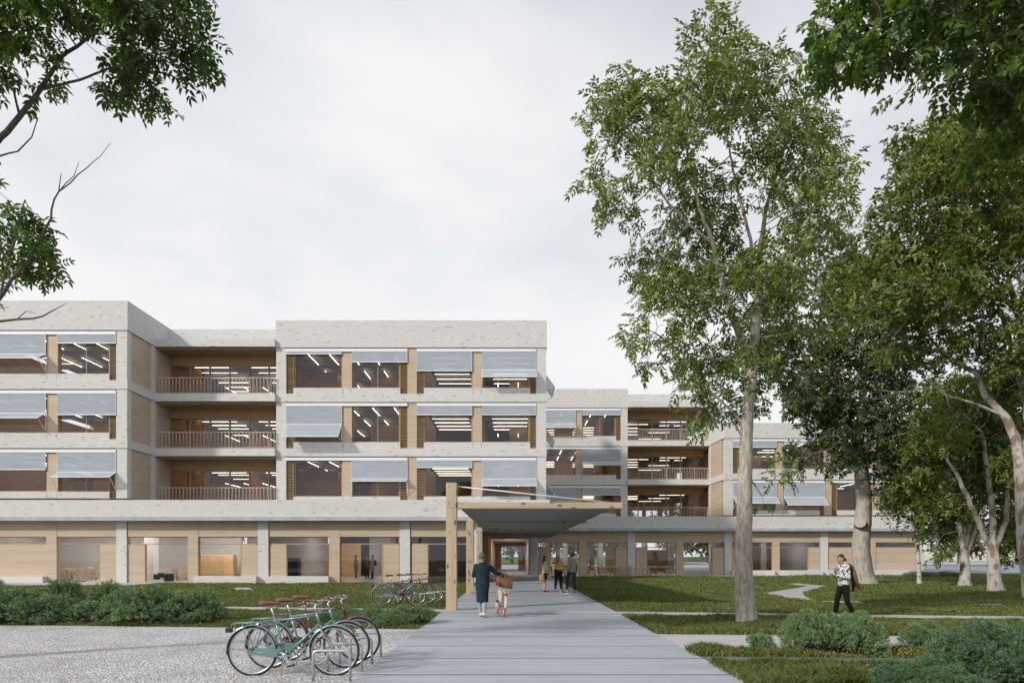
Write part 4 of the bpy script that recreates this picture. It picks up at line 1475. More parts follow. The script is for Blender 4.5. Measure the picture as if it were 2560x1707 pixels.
# ------------------------------------------------------------------ trees: limbs grown towards points scattered through the crown
def colonize(limbs, att, step, kill, seed, maxit=120, tropism=.05):
    """limbs: list of (points, radii, bare); returns nodes, parents, fixed radii, bare flags"""
    rg = np.random.default_rng(seed)
    nodes, par, fr, bare = [], [], [], []
    for pts, rad, br in limbs:
        P = [Vector(p) for p in pts]
        if not nodes:
            nodes.append(P[0]); par.append(-1); fr.append(rad[0]); bare.append(br); last = 0
        else:
            d = [(n - P[0]).length for n in nodes]
            last = int(np.argmin(d))
            P = [nodes[last]] + (P if d[last] > step * .6 else P[1:])
            rad = [rad[0]] + list(rad) if len(P) > len(rad) else rad
        for i in range(len(P) - 1):
            n = max(1, int((P[i + 1] - P[i]).length / step))
            for k in range(1, n + 1):
                t = k / n
                wob = Vector(rg.normal(0, step * .05, 3))
                nodes.append(P[i].lerp(P[i + 1], t) + (wob if i or k < n else Vector()))
                par.append(last); fr.append(rad[i] * (1 - t) + rad[i + 1] * t); bare.append(br)
                last = len(nodes) - 1
    X = np.array([tuple(n) for n in nodes], np.float64)
    parents = list(par)
    nfix = len(X)
    bare_a = np.array(bare)
    att = np.asarray(att)
    usable = np.where(~bare_a)[0]
    D = np.linalg.norm(att[:, None] - X[usable][None], axis=2)
    bi = usable[D.argmin(1)]; bd = D.min(1)
    alive = bd > kill
    kids = np.zeros(len(X), int)
    cap = 60000
    for it in range(maxit):
        if not alive.any() or len(X) > cap:
            break
        idx = bi[alive]
        v = att[alive] - X[idx]
        v /= np.linalg.norm(v, axis=1, keepdims=True) + 1e-9
        u, inv = np.unique(idx, return_inverse=True)
        s = np.zeros((len(u), 3)); np.add.at(s, inv, v)
        s += rg.normal(0, .25, s.shape); s[:, 2] += tropism
        s /= np.linalg.norm(s, axis=1, keepdims=True) + 1e-9
        keep = kids[u] < 4
        u, s = u[keep], s[keep]
        if not len(u):
            break
        new = X[u] + s * step
        kids[u] += 1
        b = len(X)
        X = np.concatenate([X, new]); kids = np.concatenate([kids, np.zeros(len(new), int)])
        parents += list(u)
        ai = np.where(alive)[0]
        for c in range(0, len(ai), 4000):
            cc = ai[c:c + 4000]
            d2 = np.linalg.norm(att[cc][:, None] - new[None], axis=2)
            m = d2.min(1); j = d2.argmin(1)
            bt = m < bd[cc]
            bd[cc[bt]] = m[bt]; bi[cc[bt]] = b + j[bt]
        alive &= bd > kill
    return X, np.array(parents), np.array(fr), nfix, bare_a


def tree_mesh(X, par, fr, nfix, rleaf, expo=2.4):
    n = len(X)
    acc = np.zeros(n)
    nch = np.zeros(n, int)
    r = np.zeros(n)
    for i in range(n - 1, -1, -1):
        r[i] = rleaf if nch[i] == 0 else acc[i] ** (1 / expo)
        if i < nfix:
            r[i] = fr[i]
        p = par[i]
        if p >= 0:
            acc[p] += min(r[i], .05) ** expo; nch[p] += 1
    # clamp: a child is never thicker than its parent
    for i in range(1, n):
        r[i] = min(r[i], r[par[i]] * .98)
    ch = [[] for _ in range(n)]
    for i in range(1, n):
        ch[par[i]].append(i)
    mb = MB()
    stack = [(0, None)]
    while stack:
        s, pr = stack.pop()
        chain = [pr, s] if pr is not None else [s]
        cur = s
        while ch[cur]:
            k = sorted(ch[cur], key=lambda q: -r[q])
            for q in k[1:]:
                stack.append((q, cur))
            cur = k[0]; chain.append(cur)
        if len(chain) < 2:
            continue
        pts = [tuple(X[q]) for q in chain]
        rr = [float(r[q]) for q in chain]
        if pr is not None:
            rr[0] = min(rr[0], rr[1] * 1.25)
        rm = max(rr)
        mb.tube(pts, rr, 16 if rm > .12 else 8 if rm > .04 else 5 if rm > .015 else 3, cap=False)
    return mb, r, ch


def leaf_template(kind, rg):
    """list of leaflets, each (k,3): x along the spray, y to the side, z up, in units of the spray's length"""
    out = []

    def leaflet(p, ang, L, W, up, n6):
        d = np.array([math.cos(ang), math.sin(ang), up]); d /= np.linalg.norm(d)
        s = np.array([-math.sin(ang), math.cos(ang), 0.])
        z = np.array([0, 0, .35 * W])
        if n6:
            pts = [p, p + d * L * .28 + s * W * .42 + z, p + d * L * .66 + s * W * .40 + z, p + d * L - np.array([0, 0, .12 * L]), p + d * L * .66 - s * W * .40 + z, p + d * L * .28 - s * W * .42 + z]
        else:
            pts = [p, p + d * L * .45 + s * W * .5 + z, p + d * L - np.array([0, 0, .15 * L]), p + d * L * .45 - s * W * .5 + z]
        out.append(pts)
    if kind[0] == 'pinnate':
        _, pairs, LL, WW, n6 = kind
        for i in range(pairs):
            t = .25 + .7 * i / max(1, pairs - 1)
            p = np.array([t, 0, -.25 * t * t])
            for sd in (-1, 1):
                leaflet(p, sd * (math.radians(60) + rg.normal(0, .15)), LL * rg.uniform(.8, 1.1), WW, rg.normal(-.25, .2), n6)
        leaflet(np.array([.98, 0, -.25]), rg.normal(0, .1), LL, WW, -.4, n6)
    else:
        _, cnt, LL, WW, n6 = kind
        for i in range(cnt):
            t = rg.uniform(.1, 1.0)
            p = np.array([t, rg.normal(0, .06), rg.normal(0, .05) - .1 * t * t])
            leaflet(p, rg.uniform(-1.9, 1.9), LL * rg.uniform(.7, 1.15), WW, rg.normal(-.3, .35), n6)
    return np.array(out)


def leaves(X, par, r, sel, kind, size, per, rg, droop=.15, spread=.9):
    """crown vertices for sprays placed at the selected nodes"""
    tm = [leaf_template(kind, rg) for _ in range(4)]
    nv = tm[0].shape[1]
    allv = []
    idx = np.repeat(sel, per)
    d = X[idx] - X[np.maximum(par[idx], 0)]
    d /= np.linalg.norm(d, axis=1, keepdims=True) + 1e-9
    d = d + rg.normal(0, spread, d.shape); d[:, 2] -= droop
    d /= np.linalg.norm(d, axis=1, keepdims=True) + 1e-9
    up = np.zeros_like(d); up[:, 2] = 1; up += rg.normal(0, .45, up.shape)
    s = np.cross(up, d); s /= np.linalg.norm(s, axis=1, keepdims=True) + 1e-9
    u = np.cross(d, s)
    sc = size * rg.uniform(.65, 1.2, len(idx))
    which = rg.integers(0, 4, len(idx))
    for k in range(4):
        m = which == k
        if not m.any():
            continue
        T = tm[k].reshape(-1, 3)
        v = X[idx[m]][:, None] + sc[m][:, None, None] * (T[None, :, 0:1] * d[m][:, None] + T[None, :, 1:2] * s[m][:, None] + T[None, :, 2:3] * u[m][:, None])
        allv.append(v.reshape(-1, 3))
    V = np.concatenate(allv)
    return V, nv


def blobs_points(blobs, d, n, rg, depth=1.0, dy=0.0, core=.0):
    """scatter points through blobs given as (x, y, r) read at distance d; each blob gets its own depth"""
    w = np.array([b[2] ** 2 for b in blobs], float); w /= w.sum()
    cnt = np.maximum(3, (w * n).astype(int))
    out = []
    for b, c in zip(blobs, cnt):
        o = b[3] if len(b) > 3 else rg.uniform(-1, 1) * depth
        ctr = np.array(at(b[0], b[1], d)) + np.array([0, 0, 0])
        R = b[2] / F * d
        v = rg.normal(0, 1, (c, 3)); v /= np.linalg.norm(v, axis=1, keepdims=True)
        rad = rg.uniform(core, 1, c) ** (1 / 2.2)
        p = ctr + v * (R * rad)[:, None] * np.array([1, 1.2, 1])
        p[:, 1] += o + dy
        out.append(p)
    p = np.concatenate(out)
    return p[p[:, 2] > .5]


def make_tree(name, label, d, limbs, blobs_in, npts, bark, leafm, kind, size, per=2, step=.25, kill=.3, seed=1, rleaf=.006, depth=1.0,
              droop=.15, group=None, rmax=.02, tip_only=False, spread=.9, shrink=1.0):
    rg = np.random.default_rng(seed)
    blobs = [(b[0], b[1], b[2] * shrink) for b in blobs_in]
    L = []
    for lm in limbs:
        pts = lm[0]
        P = [(p if len(p) == 4 and p[3] == 'w' else None) for p in pts]
        w, rr = [], []
        for p in pts:
            if len(p) == 5:      # world position and radius
                w.append(p[:3]); rr.append(p[3])
            else:
                q = at(p[0], p[1], d + (p[3] if len(p) > 3 else 0)); w.append(q); rr.append(p[2])
        L.append((w, rr, len(lm) > 1 and lm[1]))
    base = L[0][0][0]
    root = thing(name, (base[0], base[1], 0), label, 'tree', group)
    L[0][0][0] = (base[0], base[1], -.1)
    att = blobs_points(blobs, d, npts, rg, depth)
    X, par, fr, nfix, bare = colonize(L, att, step, kill, seed)
    mb, r, ch = tree_mesh(X, par, fr, nfix, rleaf)
    mb.build('trunk', bark, root)
    nch = np.array([len(c) for c in ch])
    ok = (np.arange(len(X)) >= nfix) & ((nch == 0) | ((r < rmax) & (rg.random(len(X)) < .55) & (not tip_only)))
    sel = np.where(ok)[0]
    V, nv = leaves(X, par, r, sel, kind, size, per, rg, droop, spread)
    np_mesh('crown', V, np.arange(len(V)), nv, leafm, root)
    print('TREE', name, 'nodes', len(X), 'leaves', len(V) // nv)
    return root


BARK_ASH = mat_bark('ash_bark', (.17, .155, .13), (.43, .395, .34), 1.0)
BARK_GREY = mat_bark('grey_bark', (.20, .18, .16), (.44, .41, .37), .7)
BARK_PLANE = mat_bark('plane_bark', (.30, .28, .25), (.48, .46, .43), .35, (.22, .17, .13), .25)
BARK_DARK = mat_bark('dark_bark', (.05, .045, .04), (.13, .11, .09), 2.0)
BARK_TWIG = mat_bark('twig_bark', (.13, .10, .08), (.28, .22, .18), 2.0)


def bark_birch():
    k = NT('birch_bark')
    v = k.coord()
    g = k.noise(k.mapping(v, (3, 3, 22)), 1.2, 4, .7)
    k.base(k.ramp(g, [(.42, (.05, .045, .04)), (.5, (.50, .48, .45)), (.7, (.62, .60, .57))]))
    return k.set(.8, 0, .2)


BARK_BIRCH = bark_birch()
LEAF_ASH = mat_leaf('ash_leaves', (.042, .068, .018), (.13, .18, .046), (.31, .36, .12), .34)
LEAF_DARK = mat_leaf('dark_leaves', (.030, .056, .024), (.075, .115, .048), (.19, .23, .105), .28)
LEAF_PLANE = mat_leaf('plane_leaves', (.050, .080, .022), (.14, .185, .048), (.29, .33, .095), .36, (.38, .26, .05))
LEAF_NEAR = mat_leaf('near_leaves', (.030, .066, .018), (.070, .13, .026), (.17, .24, .045), .45)
LEAF_NEARL = mat_leaf('left_leaves', (.024, .055, .016), (.060, .115, .024), (.15, .22, .04), .45)
LEAF_BIRCH = mat_leaf('birch_leaves', (.04, .06, .02), (.09, .11, .03), (.20, .19, .05), .35)

# the tall ash
make_tree('ash_tree', 'tall ash tree with sparse feathery crown and pale straight trunk rising from the lawn', 17.0,
          [([(1868, 1560, .285), (1864, 1520, .245), (1858, 1400, .235), (1860, 1300, .225), (1864, 1180, .20), (1867, 1050, .185), (1878, 960, .165), (1882, 900, .15)],),
           ([(1880, 915, .11), (1834, 800, .085), (1808, 722, .07), (1782, 610, .055), (1748, 520, .04), (1722, 400, .028), (1700, 280, .016)],),
           ([(1784, 612, .042), (1720, 560, .038), (1671, 508, .03), (1597, 409, .02), (1540, 350, .012)],),
           ([(1884, 905, .125), (1890, 804, .105), (1897, 702, .085), (1900, 620, .065), (1918, 510, .045), (1955, 390, .03), (1990, 290, .018)],),
           ([(1896, 700, .05), (1868, 570, .042), (1836, 440, .032), (1812, 320, .018)],),
           ([(1898, 680, .05), (1960, 660, .045), (2040, 690, .03)],),
           ([(1882, 890, .05), (1790, 900, .035), (1700, 880, .02)],),
           ([(1868, 1060, .04), (1800, 1000, .03), (1750, 960, .02)],),
           ([(1866, 1180, .02), (1905, 1240, .018), (1940, 1190, .012)],),
           ([(1955, 390, .028), (1985, 240, .022), (1995, 150, .017)], True)],
          [(1785, 118, 46), (1780, 180, 56), (1770, 270, 60), (1745, 200, 80), (1650, 235, 66), (1560, 275, 84), (1500, 360, 68), (1475, 425, 40), (1620, 330, 100), (1740, 320, 110), (1870, 260, 95),
           (1950, 220, 70), (1990, 330, 90), (1555, 480, 70), (1510, 535, 42), (1640, 470, 100), (1780, 470, 120), (1910, 440, 110), (2040, 420, 80), (2110, 360, 50), (1620, 600, 62), (1700, 620, 100),
           (1840, 610, 110), (1960, 590, 105), (2060, 560, 80), (1640, 730, 72), (1740, 760, 100), (1860, 760, 100), (1980, 730, 95), (1585, 850, 60), (1680, 850, 80), (1800, 880, 95),
           (1920, 860, 85), (2020, 850, 70), (1710, 970, 50), (1750, 1060, 42), (1790, 1000, 55), (1870, 985, 55), (1830, 940, 60), (1945, 1190, 40), (1915, 1260, 26), (1940, 960, 50), (1620, 900, 45)],
          4500, BARK_ASH, LEAF_ASH, ('pinnate', 4, .44, .17, False), .33, per=2, step=.17, kill=.2, seed=14, depth=1.6, rmax=.012, shrink=.88)
n = at(1994, 145, 17.0)
nb = MB()
rn = random.Random(3)
for _ in range(60):
    a = rn.uniform(0, 6.28); z = rn.uniform(-.06, .06); q = .10 + rn.uniform(-.03, .03)
    nb.tube([(n[0] + q * math.cos(a + t), n[1] + q * math.sin(a + t), n[2] + z + rn.uniform(-.02, .02)) for t in (0, .5, 1.0)], .005, 3)
tag(nb.build('bird_nest', BARK_DARK), 'small dark bird nest on a bare twig at the top of the ash', 'nest')

T2 = make_tree('broadleaf_tree', 'dark green tree with thick rough trunk and a sawn-off limb, rising behind the phone user', 41.0,
          [([(2166, 1460, .70), (2158, 1430, .56), (2152, 1380, .52), (2160, 1250, .46), (2152, 1170, .42)],),
           ([(2150, 1172, .28), (2110, 1110, .24), (2085, 1050, .17), (2050, 960, .11), (2010, 880, .07)],),
           ([(2152, 1168, .32), (2146, 1080, .24), (2160, 960, .16), (2180, 850, .1)],),
           ([(2166, 1232, .22), (2215, 1226, .17), (2250, 1208, .12), (2300, 1180, .06)],)],
          [(2050, 900, 100), (2150, 850, 110), (2240, 900, 75), (2000, 1000, 70), (2110, 1010, 100), (2210, 1020, 95), (2080, 1120, 70), (2190, 1120, 80), (2250, 1110, 70), (2020, 1130, 36), (1960, 860, 70),
           (2100, 740, 90), (2200, 760, 80), (2280, 1010, 50), (1970, 700, 70), (2060, 1010, 60), (2240, 1170, 40)],
          4000, BARK_GREY, LEAF_DARK, ('cluster', 12, .36, .19, False), .66, per=3, step=.34, kill=.42, seed=21, rleaf=.012, depth=2.2, rmax=.03)
p = at(2147, 1306, 40.55)
c = MB().tube([(p[0] + .28, 40.95, p[2] - .12), (p[0] - .02, 40.35, p[2])], [.36, .30], 18, cap=False)
o = c.build('cut_limb', BARK_GREY, T2)
MB().lathe([(0, 0), (.30, 0)], (0, 0, 0), 18, 'z').xform(Matrix.Translation((p[0] - .02, 40.345, p[2])) @ Vector((-.3, -.6, .12)).to_track_quat('Z', 'Y').to_matrix().to_4x4()).build('sawn_face', simple('sawn_wood', (.42, .36, .32), .8, 0, .25, 14), o)

make_tree('birch_tree', 'slender birch with black-flecked white trunk and thin hanging twigs', 40.0,
          [([(2299, 1462, .15), (2298, 1430, .12), (2296, 1380, .105), (2292, 1300, .09), (2290, 1200, .06), (2286, 1100, .03)],),
           ([(2291, 1290, .03), (2330, 1270, .025), (2380, 1262, .015)],)],
          [(2230, 1235, 45), (2300, 1230, 50), (2340, 1275, 38), (2205, 1290, 22), (2270, 1180, 45), (2245, 1310, 20), (2310, 1150, 45), (2275, 1340, 14)],
          420, BARK_BIRCH, LEAF_BIRCH, ('cluster', 9, .20, .14, False), .7, per=2, step=.3, kill=.35, seed=31, rleaf=.008, depth=.7, droop=.9)

make_tree('plane_tree', 'multi-stemmed plane tree with fluted pale trunk, third trunk from the ash along the lawn', 37.7,
          [([(2412, 1467, .42), (2412, 1445, .27), (2412, 1400, .23)],),
           ([(2410, 1402, .15), (2398, 1310, .12), (2390, 1240, .08), (2360, 1160, .05)],),
           ([(2412, 1402, .17), (2415, 1300, .14), (2430, 1200, .09)],),
           ([(2414, 1404, .13), (2432, 1340, .10), (2450, 1260, .06)],),
           ([(2398, 1320, .05), (2360, 1335, .04), (2330, 1370, .02)],)],
          [(2330, 1230, 70), (2420, 1200, 80), (2350, 1150, 90), (2450, 1120, 90), (2300, 1130, 60), (2370, 1310, 46), (2335, 1385, 24), (2380, 1060, 70), (2500, 1230, 60), (2300, 1270, 40), (2290, 1200, 45), (2420, 1280, 40)],
          3000, BARK_PLANE, LEAF_PLANE, ('cluster', 12, .34, .17, False), .62, per=3, step=.3, kill=.36, seed=41, rleaf=.01, depth=1.8, droop=.4)

make_tree('plane_tree', 'plane tree with smooth pale trunk splitting low into three stems', 32.2,
          [([(2492, 1480, .42), (2486, 1450, .29), (2484, 1385, .25)],),
           ([(2482, 1388, .14), (2440, 1290, .12), (2400, 1200, .085), (2370, 1150, .05)],),
           ([(2484, 1388, .17), (2482, 1290, .14), (2470, 1180, .1), (2455, 1080, .07)],),
           ([(2488, 1386, .14), (2516, 1300, .11), (2520, 1200, .08), (2540, 1090, .05)],)],
          [(2440, 1000, 90), (2520, 1050, 90), (2400, 1080, 60), (2540, 1180, 70), (2470, 1190, 60), (2565, 1300, 46), (2350, 1090, 50), (2560, 1380, 30), (2440, 1250, 35), (2540, 960, 60)],
          2400, BARK_PLANE, LEAF_PLANE, ('cluster', 12, .34, .17, False), .56, per=3, step=.28, kill=.34, seed=51, rleaf=.01, depth=1.6, droop=.4)

make_tree('plane_tree', 'big plane tree whose bare grey limbs sweep in from the right edge', 26.0,
          [([(2590, 1500, .42), (2560, 1330, .26), (2554, 1200, .22), (2538, 1090, .17), (2512, 1040, .14), (2462, 985, .11), (2440, 930, .09), (2370, 900, .065), (2330, 850, .045), (2300, 790, .03)],),
           ([(2555, 1190, .17), (2575, 1080, .16), (2565, 950, .16), (2550, 800, .12), (2520, 700, .08)],),
           ([(2575, 1000, .12), (2540, 900, .1), (2500, 780, .08), (2420, 800, .06), (2330, 835, .04), (2240, 850, .025), (2180, 865, .012)],),
           ([(2505, 1035, .06), (2440, 1010, .05), (2360, 985, .035), (2310, 945, .02)],),
           ([(2550, 800, .08), (2480, 690, .07), (2400, 600, .05), (2330, 560, .03)],),
           ([(2565, 930, .1), (2590, 750, .09), (2560, 580, .06), (2500, 480, .04)],)],
          [(2220, 560, 80), (2300, 480, 100), (2400, 430, 110), (2500, 450, 110), (2200, 680, 90), (2320, 620, 120), (2450, 600, 120), (2560, 600, 110), (2180, 790, 60), (2280, 760, 95), (2420, 740, 110),
           (2540, 760, 100), (2215, 880, 42), (2340, 880, 60), (2480, 880, 80), (2570, 930, 70), (2250, 400, 55), (2350, 350, 60), (2480, 330, 80), (2560, 410, 90), (2400, 320, 60), (2150, 620, 50), (2160, 700, 60), (2240, 840, 60), (2130, 560, 40), (2680, 700, 160), (2700, 450, 140), (2640, 950, 110), (2600, 1130, 60)],
          7600, BARK_PLANE, LEAF_PLANE, ('cluster', 12, .33, .16, False), .52, per=3, step=.25, kill=.29, seed=61, rleaf=.008, depth=2.2, droop=.45, rmax=.016)

# trees beyond the frame whose branches hang into the picture
make_tree('overhanging_tree', 'near tree hanging large round leaves into the top right corner', 8.0,
          [([(9.2, 8.6, 0, .26, 'w'), (9.1, 8.5, 3.0, .22, 'w'), (8.7, 8.3, 6.0, .17, 'w'), (2700, -60, .12)],),
           ([(2700, -60, .08), (2560, 140, .05), (2440, 60, .03), (2300, 20, .018)],),
           ([(2660, 40, .05), (2560, 250, .04), (2480, 200, .02)],),
           ([(2700, 0, .06), (2640, 350, .04), (2570, 420, .02)],)],
          [(2250, 40, 70), (2130, 30, 36), (2400, 70, 95), (2530, 110, 95), (2330, 150, 60), (2450, 190, 60), (2545, 250, 55), (2190, 110, 34), (2265, 205, 24), (2510, 340, 26), (2575, 400, 26), (2060, 5, 22),
           (2200, -40, 110), (2400, -120, 160), (2620, -100, 190), (2650, 150, 140), (2760, 50, 200), (2350, 235, 24), (2640, 330, 60)],
          3000, BARK_DARK, LEAF_NEAR, ('pinnate', 4, .40, .22, True), .25, per=2, step=.11, kill=.14, seed=71, rleaf=.003, depth=.8, droop=.7, rmax=.007, spread=.6)

make_tree('overhanging_tree', 'near tree hanging dark pinnate leaves and bare twigs into the picture from the left', 9.0,
          [([(-10.4, 9.8, 0, .28, 'w'), (-10.3, 9.7, 2.5, .24, 'w'), (-9.9, 9.5, 4.2, .19, 'w'), (-9.2, 9.3, 5.2, .15, 'w'), (-260, 560, .09), (-110, 470, .06), (0, 345, .038), (50, 290, .034), (100, 225, .029), (150, 145, .024), (250, 70, .016)],),
           ([(50, 290, .016), (35, 230, .014), (10, 200, .012)],),
           ([(100, 220, .02), (200, 200, .016), (330, 150, .012), (480, 90, .008)],),
           ([(-9.2, 9.3, 5.2, .08, 'w'), (-200, 880, .05), (-60, 800, .036), (0, 745, .026), (30, 700, .024), (75, 650, .02), (105, 580, .016), (125, 545, .014), (135, 500, .011), (145, 480, .009), (175, 455, .008), (215, 420, .006), (250, 390, .004), (275, 358, .003)], True),
           ([(143, 482, .009), (150, 455, .007), (152, 430, .004)], True),
           ([(145, 478, .008), (185, 440, .006), (200, 405, .003)], True),
           ([(0, 745, .016), (20, 660, .014), (40, 590, .012), (60, 500, .008)],),
           ([(-60, 800, .016), (-30, 640, .014), (0, 540, .01)],),
           ([(-60, 800, .022), (0, 803, .017), (40, 796, .015), (85, 797, .012), (130, 780, .008), (168, 758, .003)], True),
           ([(40, 796, .008), (65, 778, .006), (90, 783, .003)], True),
           ([(-20, 800, .008), (-2, 770, .006), (22, 765, .003)], True),
           ([(-60, 420, .02), (0, 390, .012), (45, 378, .010), (80, 345, .008), (95, 295, .006)], True)],
          [(60, 35, 95), (200, 25, 105), (350, 30, 105), (475, 25, 95), (570, 0, 48), (130, 130, 62), (260, 115, 75), (390, 95, 62), (465, 120, 34), (300, 60, 90), (420, 50, 80), (110, 60, 80), (180, 190, 24), (40, 140, 34), (530, 60, 24),
           (0, 510, 44), (42, 500, 34), (0, 590, 54), (40, 605, 42), (72, 610, 28), (0, 550, 48), (0, 520, 44), (0, 600, 54), (35, 595, 42), (75, 615, 24), (15, 560, 46), (10, 630, 38), (-150, 50, 200), (-270, 330, 130), (-230, 600, 100), (250, -120, 200), (480, -90, 130)],
          4200, BARK_DARK, LEAF_NEARL, ('pinnate', 4, .40, .17, True), .27, per=2, step=.12, kill=.15, seed=81, rleaf=.003, depth=.9, droop=.6, rmax=.007, spread=.6)


# ------------------------------------------------------------------ pine shrubs
def mat_pine(name, a, b, c):
    k = NT(name)
    geo = k.n('ShaderNodeNewGeometry')
    f = k.math('ADD', k.math('MULTIPLY', geo.outputs['Random Per Island'], .5), k.math('MULTIPLY', k.noise(k.coord(), 2.2, 3), .55))
    k.base(k.ramp(f, [(.2, a), (.5, b), (.85, c)]))
    return k.set(.5, 0, .35)


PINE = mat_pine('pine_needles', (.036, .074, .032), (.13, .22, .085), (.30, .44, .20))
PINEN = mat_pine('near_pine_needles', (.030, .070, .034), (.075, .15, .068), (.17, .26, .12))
STEM = mat_bark('shrub_stem', (.06, .045, .03), (.16, .12, .085), 3.0)


def pine_mesh(seed, shoots, lobes, needle, nn, width):
    """unit-size mounded shrub: shoot tips spread through lumpy lobes, each a brush of needles"""
    rg = np.random.default_rng(seed)
    LB = []
    for i in range(lobes):
        a = rg.uniform(0, 6.28); e = math.asin(rg.uniform(-.05, 1.0)); q = rg.uniform(.48, .78)
        LB.append((q * math.cos(a) * math.cos(e), q * .9 * math.sin(a) * math.cos(e), .16 + q * .95 * math.sin(e), rg.uniform(.15, .25)))
    LB.append((0, 0, .34, .40))
    tips, dirs = [], []
    while len(tips) < shoots:
        l = LB[rg.integers(len(LB))]
        v = rg.normal(0, 1, 3); v /= np.linalg.norm(v)
        if v[2] < -.55:
            continue
        q = rg.uniform(.62, 1.0) ** .5
        p = np.array([l[0], l[1], l[2]]) + v * l[3] * q
        if p[2] < .03 or any(((p - np.array(m[:3])) ** 2).sum() < (m[3] * .62) ** 2 for m in LB):
            continue
        tips.append(p)
        d = v * .9 + np.array([0, 0, .55]) + rg.normal(0, .2, 3)
        dirs.append(d / np.linalg.norm(d))
    P, D = np.array(tips), np.array(dirs)
    n = len(P)
    L = needle * 2.2
    # needles
    t = rg.random((n, nn)) * .9
    base = P[:, None] + D[:, None] * (t * L)[..., None]
    nd = rg.normal(0, 1, (n, nn, 3)); nd -= (nd * D[:, None]).sum(2, keepdims=True) * D[:, None]
    nd /= np.linalg.norm(nd, axis=2, keepdims=True) + 1e-9
    nd = nd * .85 + D[:, None] * .75
    nd /= np.linalg.norm(nd, axis=2, keepdims=True)
    tip = base + nd * needle * rg.uniform(.75, 1.15, (n, nn, 1))
    sd = np.cross(nd, rg.normal(0, 1, (n, nn, 3))); sd /= np.linalg.norm(sd, axis=2, keepdims=True) + 1e-9
    V = np.stack([base - sd * width, base + sd * width, tip], 2).reshape(-1, 3)
    # stems: from the foot to some tips
    mb = MB()
    for i in range(0, n, max(1, n // 90)):
        p = P[i]
        foot = np.array([p[0] * .12, p[1] * .12, 0])
        m = foot * .5 + p * .5 + np.array([p[0] * .12, p[1] * .12, -.08])
        mb.tube([tuple(foot), tuple(foot * .75 + m * .25 + np.array([0, 0, .02])), tuple(m), tuple(p)], [.02, .016, .011, .004], 4, cap=False)
    return V, mb


